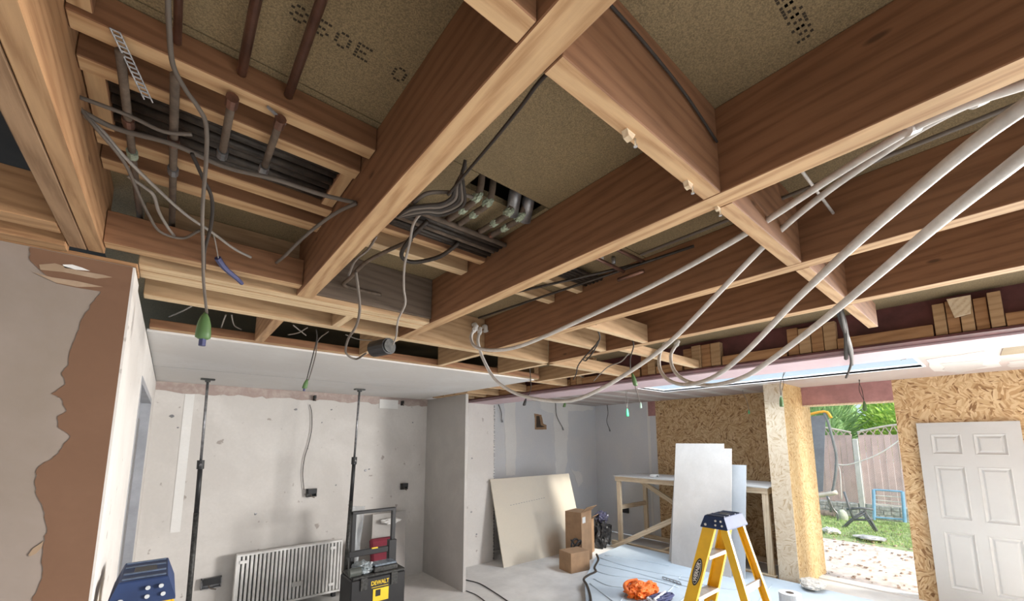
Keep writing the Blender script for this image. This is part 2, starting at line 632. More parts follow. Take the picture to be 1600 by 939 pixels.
# plasterboard ceiling of the back room, with its joint line
cl = struct('ceiling', B(-.14, 2.70, 2.905, 5.33, ZJ - .006, ZJ + .010), CEILW)
struct('joint_line', B(-.14, 2.70, 4.228, 4.232, ZJ - .007, ZJ - .0055), GREYM, cl)
# band where the old coving came off
pts = []
x = -.14
while x < 3.36:
    pts.append((x, 2.27 + random.uniform(-.018, .012)))
    x += random.uniform(.03, .09)
pts += [(3.36, 2.28), (3.36, 2.372), (-.14, 2.372)]
struct('coving_scar', prism(pts, 'y', 5.322, 5.331), plaster('bare_old_plaster', (.40, .31, .28), (.50, .42, .38), 9), wb)
# repaired chases and patches on the back wall
for (a, b_, c_, d_) in ((290, 303, 610, 830), (493, 492, 640, 740)):
    x0, x1 = at(a, c_, y=5.325).x, at(b_, c_, y=5.325).x
    z0, z1 = at(a, d_, y=5.325).z, at(a, c_, y=5.325).z
    if x1 > x0: struct('chase_fill', B(x0, x1 + .01, 5.326, 5.331, z0, z1), FILL, wb)
for (u, v, s_) in ((399, 803, .014), (462, 640, .02), (268, 650, .022), (278, 668, .01), (571, 735, .02), (577, 733, .014), (525, 758, .012), (503, 660, .01), (518, 640, .012), (645, 660, .012)):
    p = at(u, v, y=5.327)
    struct('wall_chip', lump((p.x, 5.33, p.z), (s_, .004, s_ * .8), u, .5, 2), GREYM, wb)
struct('filler_patch', B(at(593, 630, y=5.32).x, at(622, 630, y=5.32).x, 5.318, 5.324, at(600, 638, y=5.32).z, at(600, 624, y=5.32).z), FILL, wb)

# plasterboard return panel at the right of the back room
struct('wall_return', B(2.84, 2.88, 4.32, 5.33, 0, 2.365), GYPD)

# steel beam across the wide opening, with its fire board soffit
st = thing('steel_beam', 'dark red steel beam spanning between the old house and the extension', 'steel beam', (3.4, 1.0, ZS))
for bx, nm in ((B(3.355, 3.37, -3, 5.33, ZS + .015, ZD + .002), 'web'), (B(3.285, 3.86, -3, 5.33, ZS + .001, ZS + .014), 'flange')):
    kid(fin(bx, nm, STEEL), st)
kid(fin(B(3.42, 3.845, -3, 5.33, ZS - .012, ZS), 'fire_board', PINKC), st)
struct('trim_3', B(3.845, 3.86, -3, 5.33, ZS - .012, ZC + .02), PINKC)

# nib wall under the far end of the beam
wn1 = struct('wall_nib', B(3.37, 3.90, 5.11, 5.55, 0, ZS - .012), WHITE)
bm = bmesh.new()
z = .02
while z < ZS - .03:
    h = random.uniform(.02, .05)
    abox(bm, 3.895 - random.uniform(0, .012), 3.904 + random.uniform(0, .004), 5.104, 5.112, z, z + h)
    z += h + random.uniform(.0, .02)
struct('corner_bead', bm, GREYM, wn1)
for u, v in ((738, 716), (745, 835), (737, 800)):
    p = at(u, v, y=5.10)
    struct('wall_chip', lump((p.x, 5.108, p.z), (.016, .004, .012), u, .5, 2), GREYM, wn1)

# extension: far wall, right wall, ceiling with roof light
wf = struct('wall_far', B(3.36, 6.93, 5.55, 5.65, 0, ZC), GYP)


def patch(pxs, y=None, x=None, mat=FILL, parent=None, jitter=.012, name='filler_patch', th=.004, sub=5):
    P_ = [at(u, v, x=x, y=y) for u, v in pxs]
    o2 = []
    for i, p in enumerate(P_):
        q = P_[(i + 1) % len(P_)]
        for k in range(sub):
            t = k / sub
            a = p.lerp(q, t)
            j1, j2 = (random.uniform(-jitter, jitter), random.uniform(-jitter, jitter)) if k else (0, 0)
            o2.append(((a.x if x is None else a.y) + j1, a.z + j2))
    if x is None: bm = prism(o2, 'y', y, y + th)
    else: bm = prism(o2, 'x', x, x + th)
    return struct(name, bm, mat, parent)


patch([(788, 628), (806, 628), (805, 660), (807, 690), (805, 743), (791, 743), (790, 700), (788, 660)], y=5.546, parent=wf)
patch([(845, 627), (927, 636), (926, 641), (888, 642), (888, 668), (886, 690), (887, 720), (882, 740), (869, 741), (867, 700), (866, 670), (864, 645), (845, 638)], y=5.546, parent=wf, jitter=.02)
patch([(890, 730), (896, 735), (908, 738), (911, 752), (903, 762), (899, 745)], y=5.546, parent=wf, jitter=.015)
patch([(835, 646), (846, 648), (849, 662), (854, 664), (854, 671), (836, 671), (836, 655)], y=5.544, parent=wf, jitter=.004, mat=CARD, name='wall_hole')
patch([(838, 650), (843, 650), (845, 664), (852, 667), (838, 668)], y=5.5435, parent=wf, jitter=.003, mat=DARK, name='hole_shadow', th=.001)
# grey plasterboard then OSB on the right-hand wall of the extension
wr = struct('wall_right', B(6.93, 7.03, 4.13, 5.65, 0, ZC), GYP)
struct('seam', B(6.925, 6.931, 4.27, 4.32, 0, ZC), FILL, wr)
struct('pink_offcut', B(6.920, 6.931, 4.12, 4.29, 2.24, ZC), STEELP, wr)
struct('wall_osb_side', B(6.91, 7.03, 1.97, 4.13, 0, ZC), OSBM)
wc = struct('wall_osb_pier', B(5.95, 6.70, 1.765, 1.98, 0, ZC), OSBY)
struct('end_sheet', B(5.938, 5.95, 1.765, 1.98, 0, ZC), osb('pale_osb', (.70, .60, .46), (.62, .50, .35), (.48, .35, .21)), wc)
bm = bmesh.new()
abox(bm, 6.70, 6.84, -.62, .83, 0, ZC)
abox(bm, 6.70, 6.84, -3.0, -2.9, 0, ZC)
abox(bm, 6.70, 6.84, -2.9, -.62, 2.3, ZC)  # unseen opening made here for the added fill lamp
wo = struct('wall_garden', bm, OSBM)
ln = struct('trim_4', B(6.70, 6.84, .83, 1.765, 2.262, ZC), STEELP)
struct('trim_5', B(6.695, 6.84, .83, 1.765, 2.245, 2.262), PALE)
struct('wall_outer_pier', B(6.70, 7.03, 1.765, 1.97, 0, ZC), OSBY)
struct('trim_6', B(6.68, 6.86, .83, 1.765, .0, .015), SCREED)

ce = struct('ceiling_extension', bmesh.new(), EXTC)
bm = bmesh.new()
SX0, SX1, SY0, SY1 = 4.86, 5.70, .46, 3.25
abox(bm, 3.85, SX0, -3, 5.55, ZC, ZC + .02)
abox(bm, SX1, 6.93, -3, 5.55, ZC, ZC + .02)
abox(bm, SX0, SX1, -3, SY0, ZC, ZC + .02)
abox(bm, SX0, SX1, SY1, 5.55, ZC, ZC + .02)
bm.to_mesh(ce.data); bm.free()
# skim stripes on the ceiling boards
def cpatch(pxs, mat, jitter=.02, z=ZC - .001):
    P_ = [at(u, v, z=z) for u, v in pxs]
    o2 = []
    for i, p in enumerate(P_):
        q = P_[(i + 1) % len(P_)]
        for k in range(4):
            a = p.lerp(q, k / 4)
            o2.append((a.x + (random.uniform(-jitter, jitter) if k else 0), a.y + (random.uniform(-jitter, jitter) if k else 0)))
    return struct('skim_patch', prism(o2, 'z', z - .002, z + .002), mat, ce)


SKIML = plaster('pale_skim', (.62, .58, .55), (.66, .62, .59))
SKIMG = plaster('grey_skim', (.52, .47, .44), (.58, .53, .50))
cpatch([(1447, 562), (1540, 548), (1560, 560), (1565, 572), (1500, 580), (1460, 580)], SKIML)
cpatch([(1468, 568), (1530, 563), (1543, 572), (1500, 583), (1478, 580)], SKIMG, z=ZC - .004)
cpatch([(1575, 565), (1620, 560), (1620, 572), (1580, 574)], SKIMG)
for k in range(9):
    yy = 1.9 + k * .42
    struct('skim_band', B(SX1 + .05 if yy < SY1 else 3.9, 6.9, yy, yy + .13, ZC - .002, ZC + .001), SKIML, ce)
for k in range(5):
    xx = 5.9 + .0 * k
# slot where the boarding is missing
p = [at(u, v, z=ZC) for u, v in ((1568, 541), (1610, 537), (1610, 550), (1563, 555))]
struct('open_slot', prism([(q.x, q.y) for q in p], 'z', ZC - .004, ZC + .001), CHIP, ce)
# roof light
rl = struct('window_1', bmesh.new(), FILL)
bm = bmesh.new()
t = .02
for (a, b_, c_, d_) in ((SX0 - t, SX0, SY0 - t, SY1 + t), (SX1, SX1 + t, SY0 - t, SY1 + t), (SX0, SX1, SY0 - t, SY0), (SX0, SX1, SY1, SY1 + t)):
    abox(bm, a, b_, c_, d_, ZC - .004, ZC + .036)
bm.to_mesh(rl.data); bm.free()
glass, nt, b_ = nodes('roof_glass')
b_.inputs['Base Color'].default_value = (.9, .95, 1, 1)
b_.inputs['Roughness'].default_value = .05
b_.inputs['Alpha'].default_value = .06
struct('pane', B(SX0, SX1, SY0, SY1, ZC + .026, ZC + .031), glass, rl)
bm = bmesh.new()
for k in range(26):
    u = 1300 + k * 4.5 + random.uniform(-3, 3)
    q = at(u, 569 - (u - 1200) * .055 + random.uniform(-6, 6) * (k > 18), z=ZC + .034)
    if SX0 < q.x < SX1 and SY0 < q.y < SY1:
        s_ = random.uniform(.004, .015)
        abox(bm, q.x - s_, q.x + s_, q.y - s_, q.y + s_, ZC + .0315, ZC + .036)
struct('leaf_litter', bm, plain('leaf_litter', (.25, .27, .25), .9), rl)
# outside skin of the house so that no daylight leaks in
struct('roof', B(-3.6, 3.86, -3.05, 5.7, ZD + .25, ZD + .30), DARK)
bm = bmesh.new()
abox(bm, -3.6, -1.2, -3.12, -3.0, 0, 2.8)
abox(bm, 4.6, 7.03, -3.12, -3.0, 0, 2.8)
abox(bm, -1.2, 4.6, -3.12, -3.0, 2.15, 2.8)  # unseen opening left for the sun and the added fill lamp
struct('wall_front', bm, WHITE)
rf = bmesh.new()
abox(rf, 3.86, SX0 - t, -3, 5.65, ZC + .02, ZC + .035)
abox(rf, SX1 + t, 7.03, -3, 5.65, ZC + .02, ZC + .035)
abox(rf, SX0 - t, SX1 + t, -3, SY0 - t, ZC + .02, ZC + .035)
abox(rf, SX0 - t, SX1 + t, SY1 + t, 5.65, ZC + .02, ZC + .035)
struct('roof_extension', rf, FILL)

# ------------------------------------------------------------------ ceiling timbers
JG = None
timber('y', -2.95, 1.78, -.286, -.247, ZJ, ZD, 'left timber of the doubled joist above the brown plastered wall', WEATH)
timber('y', -2.95, 1.78, -.245, -.207, ZJ, ZD, 'broad right timber of the doubled joist at the top left corner', TAN)
timber('y', -2.95, 1.805, .352, .415, ZJ, ZD, 'thick joist running from the top centre down to the trimmer left of centre')
timber('y', -2.95, 2.18, .968, 1.031, ZJ, ZD, 'long joist right of the pipe hole, crossed by the pale pipes')
timber('y', -2.95, 2.18, 1.576, 1.638, ZJ, ZD, 'middle joist behind the pale pipes, third of the long joists')
timber('y', -2.95, 2.18, 2.182, 2.245, ZJ, ZD, 'farthest long joist, nearest to the red steel beam')
# noggins
timber('x', -.206, .351, .365, .41, ZJ, ZD, 'noggin at the very top of the view, left of the thick joist', name='noggin', cat='noggin')
timber('x', .416, .967, .377, .420, ZJ, ZD, 'noggin with wood wedge and screw stuck in its underside', name='noggin', cat='noggin')
timber('x', 1.032, 1.575, .377, .420, ZJ, ZD, 'noggin between second and middle joists, behind the first two pale pipes', name='noggin', cat='noggin')
timber('x', 1.639, 2.181, .372, .415, ZJ, ZD, 'noggin between the middle and farthest joists under the last two pale pipes', name='noggin', cat='noggin')
timber('x', 2.246, 2.80, .37, .41, ZJ, ZD - .10, 'short noggin from farthest joist to packed steel beam, by the black hanging cable', name='noggin', cat='noggin')
timber('x', .417, .966, 1.795, 1.811, ZJ + .02, ZD - .001, 'dark dusty header board closing the pipe hole bay at the back', DHB, 'header_board', 'board')
# trimmers across
timber('x', -.206, .351, 1.70, 1.755, ZJ + .012, ZJ + .115, 'reddish ledger timber in front of the double trimmer, beside the blue sleeve', JOIST, 'ledger', 'ledger')
timber('x', -.13, .967, 1.812, 1.868, ZJ, ZD, 'front timber of the pale double trimmer under the joist ends', NEW, 'trimmer', 'trimmer')
timber('x', -.13, .967, 1.873, 1.955, ZJ - .002, ZD, 'rear timber of the pale double trimmer, above the hanging black junction', NEW, 'trimmer', 'trimmer')
timber('x', 2.246, 3.27, 2.183, 2.248, ZJ, ZJ + .09, 'shallow end of the long trimmer running to the steel beam', NEW, 'trimmer', 'trimmer')
timber('x', -.13, 2.181, 2.183, 2.248, ZJ, ZD, 'long single trimmer crossing behind the hanging junction, carrying pipe elbows', NEW, 'trimmer', 'trimmer')
timber('x', -.13, 2.70, 2.83, 2.90, ZJ + .005, ZJ + .05, 'thin orange-brown batten along the front edge of the plasterboard ceiling', JOIST, 'batten', 'batten')
timber('y', 1.958, 2.182, .60, .64, ZJ, ZD, 'short block between the two pale trimmers', NEW, 'block', 'block')
for k, (xa, xb, lab) in enumerate(((.345, .392, 'stub joist above the plasterboard edge, left of the twin green-tipped wires'),
                                   (.968, 1.005, 'stub joist above the plasterboard edge, just right of the black junction'),
                                   (1.590, 1.632, 'stub joist above the plasterboard edge, near the pipe elbows'),
                                   (2.19, 2.235, 'stub joist at the right corner of the plasterboard ceiling'))):
    timber('y', 2.25, 2.828, xa, xb, ZJ, ZD - .06 * (k == 1), lab, NEW if k else TAN, 'stub_joist', 'joist')
timber('x', 1.639, 2.181, 1.33, 1.368, ZJ, ZJ + .11, 'nearer noggin beyond the middle joist, beside the coiled black wire', NEW, 'noggin', 'noggin')
timber('x', 1.639, 2.181, 1.64, 1.685, ZJ, ZJ + .12, 'farther noggin beyond the middle joist, behind the coiled black wire', NEW, 'noggin', 'noggin')
timber('x', 2.246, 3.275, 1.545, 1.59, ZJ, ZJ + .06, 'noggin running to the steel beam beside the pipe bends', NEW, 'noggin', 'noggin')
timber('x', 2.246, 3.275, 2.99, 3.04, ZJ, ZJ + .08, 'noggin above the soffit, nearer of two by the ceiling corner', NEW, 'noggin', 'noggin')
timber('x', 2.72, 3.275, 3.66, 3.71, ZJ, ZJ + .08, 'noggin above the soffit, farther of two by the ceiling corner', NEW, 'noggin', 'noggin')
timber('y', 2.91, 5.32, 2.71, 2.77, ZJ + .012, ZD, 'joist along the right edge of the plasterboard ceiling', NEW)
timber('y', 2.25, 2.985, 2.80, 2.85, ZJ, ZD - .09, 'short joist above the soffit beside the dark gap', NEW, 'stub_joist', 'joist')
for k in range(4):
    timber('x', 2.785, 3.275, 4.2 + k * .28, 4.24 + k * .28, ZJ, ZD - .08, ('nearest', 'second', 'third', 'farthest')[k] + ' short pale noggin above the grey return panel', NEW, 'noggin', 'noggin', 'noggins above the return panel', bev=0)
# left of the doubled joist
timber('x', -3.4, -.288, 1.607, 1.68, ZJ, ZJ + .13, 'upper ledger left of the doubled joist, above the beige wall', TAN, 'ledger', 'ledger')
timber('x', -3.4, -.288, 1.745, 1.80, ZJ - .012, ZJ + .09, 'lower ledger resting just above the beige wall', TAN, 'ledger', 'ledger')
timber('x', -3.4, -.13, 1.805, 1.93, 2.354, 2.368, 'thin wall plate on top of the brown plastered wall', TAN, 'wall_plate', 'wall plate')
# shallow battens in the open bay
bat = [(-.206, .351, .975, 1.022, 'front batten across the pipe bay, with perforated strap over it'),
       (-.206, .351, 1.088, 1.132, 'second batten across the pipe bay, just before the dark pipes'),
       (-.206, .351, 1.345, 1.40, 'third batten across the pipe bay, just behind the dark pipes'),
       (-.206, .351, 1.468, 1.53, 'fourth batten across the pipe bay, above the crossing grey cable')]
for a0, a1, b0, b1, lab in bat:
    timber('x', a0, a1, b0, b1, 2.53, ZD - .001, lab, JOIST, 'batten', 'batten')
timber('y', 1.133, 1.344, .312, .35, 2.54, ZD - .001, 'short cleat fixed to the thick joist beside the dark pipes', JOIST, 'cleat', 'cleat')
timber('y', 1.133, 1.344, -.205, -.168, 2.54, ZD - .001, 'short cleat fixed to the doubled joist at the left of the dark pipes', JOIST, 'cleat', 'cleat')
timber('y', .41, .974, -.206, -.17, 2.54, ZD - .001, 'long cleat on the side of the doubled joist at top left', JOIST, 'cleat', 'cleat')
timber('x', .416, .967, 1.335, 1.375, 2.53, ZD - .001, 'front batten in the pipe hole bay, crossed by the grey cable', JOIST, 'batten', 'batten')
timber('x', .416, .967, 1.47, 1.525, 2.53, ZD - .001, 'pale rear batten in the pipe hole bay above the dark recess', NEW, 'batten', 'batten')
timber('x', 1.032, 1.575, 1.32, 1.36, 2.54, ZD - .001, 'batten beside the dark pipe grille between the second and middle joists', NEW, 'batten', 'batten')
timber('x', 1.032, 1.575, 1.52, 1.57, 2.54, ZD - .001, 'batten near the elbows between the second and middle joists', NEW, 'batten', 'batten')
# bottom strip of timber and upright packers in the steel web
def strip(y0, y1, lab):
    timber('y', y0, y1, 3.29, 3.35, ZS + .016, ZS + .085, lab, TAN, 'web_strip', 'timber strip')


strip(-.9, -.062, 'timber strip in the steel web at the right edge of the view')
strip(.205, .642, 'timber strip in the steel web between black cable and wide packers')
strip(.93, 1.37, 'timber strip in the steel web behind the last pale pipe')
strip(1.70, 1.94, 'timber strip in the steel web just behind the two pipe bends')
strip(2.11, 2.80, 'timber strip in the steel web between far packers, left of pipe bends')
strip(2.98, 3.75, 'timber strip in the steel web above the hanging dark socket')
strip(3.92, 5.2, 'timber strip in the steel web above the white nib')
def packers(y0, y1, n, lab, grp, top=ZD - .03):
    wd = (y1 - y0) / n
    for k in range(n):
        off = random.uniform(0, .018)
        timber('y', y0 + k * wd + .002, y0 + (k + 1) * wd - .002, 3.288 - .0 + off, 3.352, ZS + .02, top - random.uniform(0, .02),
               ('rightmost', 'second from right', 'third from right', 'fourth from right', 'fifth from right')[k] + ' ' + lab, TAN if k % 2 else NEW, 'packer', 'packer', grp)
    # grain upright


packers(-.06, .20, 5, 'upright timber packer in the wide group at the right edge', 'packers at the right end of the beam')
packers(.645, .925, 4, 'upright packer beside the hanging black cable', 'packers by the black cable')
packers(1.38, 1.69, 4, 'upright packer right of the two pipe bends', 'packers right of pipe bends')
packers(1.95, 2.10, 2, 'upright packer left of the two pipe bends', 'packers left of pipe bends')
packers(2.81, 2.97, 2, 'upright timber packer in the web near the ceiling corner', 'packers near the ceiling corner')
packers(3.76, 3.91, 2, 'upright timber packer in the web above the nib wall', 'packers above the nib')
wd = prism([(0.045, ZD - .035), (.135, ZD - .035), (.115, ZS + .10), (.055, ZS + .11)], 'x', 3.262, 3.284)
tag(fin(wd, 'white_wedge', PALE), 'pale tapered offcut hanging in front of the right packers', 'wedge')

# wedges and screws stuck under the noggins
def wedge(u, v, lab, s=.02):
    p = at(u, v, z=ZJ)
    t_ = thing('wood_wedge', lab, 'wedge', p)
    bm = prism([(-s, 0), (s, 0), (s * .3, -s * 1.1), (-s * .6, -s * .9)], 'y', -s * .45, s * .45)
    fin(bm, 'chip', PALE, t_)
    bm = T([(s * 1.6, 0, .01), (s * 1.6, 0, -.016)], .0018, 6, smooth=False)
    tube(bm, [(s * 1.6, 0, -.014), (s * 1.6, 0, -.018)], .004, 8, smooth=False)
    fin(bm, 'screw', CHROME, t_)


wedge(982, 208, 'small split wood wedge with a screw under the near noggin', .014)
wedge(1075, 286, 'small wood wedge under the near noggin, close to the joist crossing', .013)
wedge(1121, 324, 'tiny wood wedge right at the joist and noggin crossing', .009)

# ------------------------------------------------------------------ pale pipes
def dpath(rows):
    """rows of (u, v, forward distance)"""
    return [at(u, v, d=d) for u, v, d in rows]


def pale_pipe(lab, rows, r, elbow=None):
    t_ = thing('pale_pipe', lab, 'pipe', at(rows[0][0], rows[0][1], d=rows[0][2]), group=None)
    kid(fin(T(dpath(rows), r, 14, 8), 'tube', PIPEW, smooth=True), t_)
    p0, p1 = at(*rows[0][:2], d=rows[0][2]), at(*rows[1][:2], d=rows[1][2])
    dr = (p1 - p0).normalized()
    bm = T([p0 - dr * .018, p0 + dr * .03], r * 1.35, 12, smooth=False)
    tube(bm, [p0 + dr * .008, p0 + dr * .016], r * 1.6, 12, smooth=False)
    kid(fin(bm, 'coupling', WHITEP), t_)
    return t_


p1 = pale_pipe('topmost pale pipe, clipped to the joist near the right edge',
               [(743, 512, 2.42), (736, 526, 2.38), (742, 541, 2.30), (765, 547, 2.22), (800, 544, 2.12), (850, 526, 1.98), (1000, 456, 1.62), (1150, 374, 1.28),
                (1300, 277, 1.00), (1380, 227, .88), (1440, 193, .82), (1520, 159, .76), (1600, 133, .72), (1700, 100, .68), (1950, -10, .60)], .0092)
p2 = pale_pipe('pale pipe with the long low loop through the middle of the view',
               [(750, 516, 2.52), (747, 535, 2.46), (756, 563, 2.40), (776, 595, 2.32), (815, 618, 2.22), (880, 627, 2.08), (930, 612, 1.97), (1000, 570, 1.80),
                (1060, 522, 1.66), (1190, 388, 1.33), (1280, 309, 1.13), (1400, 225, .93), (1470, 183, .84), (1540, 150, .77), (1620, 120, .72), (1700, 92, .68), (1950, -20, .60)], .0092)
p3 = pale_pipe('pale pipe bending up at the beam, third from the top at right',
               [(1040, 537, 2.95), (1031, 553, 2.90), (1031, 576, 2.80), (1045, 594, 2.65), (1073, 601, 2.45), (1115, 589, 2.20), (1165, 550, 1.85), (1240, 472, 1.45),
                (1330, 387, 1.08), (1440, 291, .80), (1530, 217, .66), (1610, 160, .58), (1700, 100, .52), (2000, -110, .44)], .0118)
p4 = pale_pipe('lowest pale pipe, ending at the beam beside its neighbour',
               [(1058, 536, 3.0), (1048, 556, 2.94), (1053, 578, 2.82), (1072, 595, 2.66), (1110, 602, 2.42), (1160, 590, 2.12), (1205, 562, 1.86), (1280, 505, 1.47),
                (1370, 430, 1.10), (1480, 337, .82), (1600, 243, .62), (1700, 165, .53), (2000, -70, .43)], .0118)


def clip(u, v, d, u2, v2, lab):
    p, q = at(u, v, d=d), at(u2, v2, d=d)
    t_ = thing('pipe_clip', lab, 'pipe clip', p)
    dr = (q - p).normalized()
    bm = T([p - dr * .012, p + dr * .012], .0125, 10, smooth=False)
    kid(fin(bm, 'collar', WHITEP), t_)
    up = Vector((0, 0, 1))
    bm = T([p, p + up * .035], .005, 6, smooth=False)
    kid(fin(bm, 'stem', WHITEP), t_)


clip(1425, 201, .835, 1460, 186, 'white clip fixing the topmost pale pipe to the joist')
clip(1530, 156, .775, 1560, 143, 'white clip on the second pale pipe near the right edge')

# ------------------------------------------------------------------ copper and lagged pipes above
def pipe(lab, pts, r, mat, name='copper_pipe', cat='pipe', group=None, joints=(), seg=10, smooth=False):
    bm = T(pts, r, seg, 5, smooth)
    if not joints:
        return tag(fin(bm, name, mat, smooth=True), lab, cat, group)
    t_ = thing(name, lab, cat, pts[0], group=group)
    kid(fin(bm, 'tube', mat, smooth=True), t_)
    for j, jm in joints:
        a, b2 = Vector(pts[0]), Vector(pts[-1])
        c0 = a.lerp(b2, j)
        dr = (b2 - a).normalized()
        jb = T([c0 - dr * .014, c0 + dr * .014], r * 1.45, 10, smooth=False)
        kid(fin(jb, 'solder_joint', jm), t_)
    return t_


for x_, lab in ((-.055, 'leftmost overhead copper pipe, beside the hanging grey cable'), (.052, 'middle overhead copper pipe at the top of the view'),
                (.142, 'right overhead copper pipe, crossing the stamped letters')):
    pipe(lab, [(x_, -1.5, 2.562), (x_, .97, 2.562)], .0095 if x_ > 0 else .007, COPPER)
for k, x_ in enumerate((-.135, -.054, .042, .134)):
    y1_ = (1.80, 1.84, 1.22, 1.22)[k]
    pipe(('first', 'second', 'third', 'fourth')[k] + ' dusty pipe from the left running under the dark pipe run', [(x_, 1.00, 2.512), (x_, y1_, 2.505)], (.008, .0085, .0085, .0085)[k],
         DUST, 'branch_pipe', 'pipe', joints=((.45 if k < 2 else .93, VERD if k < 1 else GREYM), (.28 if k < 2 else .02, COPPER)))
for k in range(6):
    y_ = 1.15 + k * .034
    pipe(('nearest', 'second', 'third', 'fourth', 'fifth', 'farthest')[k] + ' of the six dark dusty pipes packed across the left bay',
         [(-.166, y_, 2.552 + .004 * (k % 2)), (.31, y_, 2.552 + .004 * (k % 2))], .0125, DPIPE, 'lagged_pipe', 'pipe', 'packed dark pipes in the left bay')
for k in range(6):
    y_ = 1.20 + k * .026
    pipe(('nearest', 'second', 'third', 'fourth', 'fifth', 'farthest')[k] + ' of six dark dusty pipes crossing the bay below the pipe hole', [(.417, y_, 2.552 + .003 * (k % 2)), (.966, y_, 2.552 + .003 * (k % 2))], .0095, DPIPE if k % 3 else DUST,
         'lagged_pipe', 'pipe', 'packed dark pipes below the pipe hole')
# green crusted pipes dropping out of the hole
for k, (x_, y1_) in enumerate(((.700, 1.20), (.745, 1.21), (.835, 1.20), (.885, 1.19))):
    t_ = thing('corroded_pipe', ('leftmost', 'second', 'third', 'rightmost')[k] + ' of four green-crusted pipes coming down from the deck hole', 'pipe', (x_, 1.0, 2.58))
    pts = [(x_, .985, 2.66), (x_, 1.0, 2.58), (x_, 1.03, 2.556), (x_, 1.07, 2.556), (x_, y1_, 2.562)]
    kid(fin(T(pts, .011, 10, 5), 'tube', DUST, smooth=True), t_)
    kid(fin(lump((x_, 1.022, 2.562), (.0145, .030, .017), k + 3, .25, 3, 3), 'crust', VERD), t_)
    kid(fin(lump((x_, 1.10, 2.556), (.0135, .030, .0135), k + 9, .25, 3, 3), 'crust', VERD), t_)
    kid(fin(T([(x_, y1_ - .012, 2.562), (x_, y1_ + .006, 2.562)], .012, 10, smooth=False), 'end_cap', COPPER), t_)
for k, x_ in enumerate((.845, .905)):
    pipe(('left', 'right')[k] + ' pale grey sleeve poking out of the deck hole', [(x_ - .025, .962, 2.62), (x_ + .012, 1.03, 2.562)], .022, GREYM, 'grey_sleeve', 'sleeve')
# bent branch below the hole bay
pipe('bent dusty pipe between trimmer and thick joist', [(.63, 1.34, 2.52), (.55, 1.55, 2.49), (.53, 1.70, 2.46), (.53, 1.775, 2.45), (.62, 1.79, 2.45), (.70, 1.79, 2.45)], .0075, DUST, smooth=True)
pipe('grey U-bent conduit hanging from the dark pipes', [(.62, 1.20, 2.53), (.60, 1.30, 2.49), (.62, 1.40, 2.475), (.68, 1.42, 2.475), (.76, 1.36, 2.50), (.80, 1.28, 2.54)], .008, DPIPE, 'bent_conduit', 'pipe', smooth=True)
# second bay fittings
for k, (a, b2, r_, m_, lab) in enumerate((((1.10, 1.93, 2.50), (1.53, .93, 2.55), .006, DPIPE, 'thin black pipe running diagonally to the first elbow'),
                                         ((1.35, 1.93, 2.50), (1.545, .72, 2.55), .006, DPIPE, 'thin black pipe running beside the middle joist to the second elbow'),
                                         ((1.10, 1.03, 2.55), (1.50, 1.02, 2.53), .008, COPPER, 'copper pipe stub crossing between the second and middle joists, nearer'),
                                         ((1.10, .95, 2.56), (1.52, .93, 2.55), .008, COPPER, 'copper pipe stub crossing between the second and middle joists, farther up'),
                                         ((1.50, .92, 2.50), (1.50, 1.05, 2.50), .009, COPPER, 'short copper tee at the end of the two stubs'))):
    pipe(lab, [a, b2], r_, m_)
for k in range(5):
    pipe(('nearest', 'second', 'middle', 'fourth', 'farthest')[k] + ' of five dark pipes in the small grille beside the middle joist', [(1.04, 1.20 + k * .024, 2.57), (1.574, 1.20 + k * .024, 2.57)], .009, DPIPE, 'lagged_pipe', 'pipe', 'small grille of dark pipes')
for k, (u, v) in enumerate(((940, 406), (959, 412))):
    p = at(u, v, z=2.56)
    pipe(('left', 'right')[k] + ' capped pipe end pointing down beyond the second joist', [p + Vector((0, 0, .03)), p], .009, WHITEP if k == 0 else GREYM, 'capped_pipe', 'pipe')
# beyond the middle joist
pipe('thin steel conduit running parallel to the middle joist behind the pale pipes', [(1.40, -.3, 2.53), (1.45, .9, 2.55)], .006, CABLE, 'thin_conduit', 'pipe')
pipe('thin pale pipe crossing from the second joist to the middle joist', [(1.04, .27, 2.48), (1.57, .28, 2.50)], .004, PIPEW, 'thin_pipe', 'pipe')
# pipe elbows on the long trimmer
for k, (u, v) in enumerate(((741, 510), (757, 513))):
    p = at(u, v, y=2.17)
    t_ = thing('pipe_elbow', ('left', 'right')[k] + ' of two white elbows in front of the long trimmer', 'pipe elbow', p)
    bm = T([p + Vector((0, .012, .012)), p + Vector((0, -.012, .010)), p + Vector((0, -.016, -.02))], .014, 10, 4)
    kid(fin(bm, 'body', WHITEP, smooth=True), t_)
    bm = T([p + Vector((0, -.016, -.018)), p + Vector((0, -.016, -.03))], .018, 10, smooth=False)
    kid(fin(bm, 'nut', WHITEP), t_)

# ------------------------------------------------------------------ cables
def cable(lab, pts, r, mat=None, name='cable', cat='cable', per=6):
    return tag(fin(T(pts, r, 7, per), name, mat or CABLE, smooth=True), lab, cat)


def zp(rows):
    return [at(u, v, z=z) for u, v, z in rows]


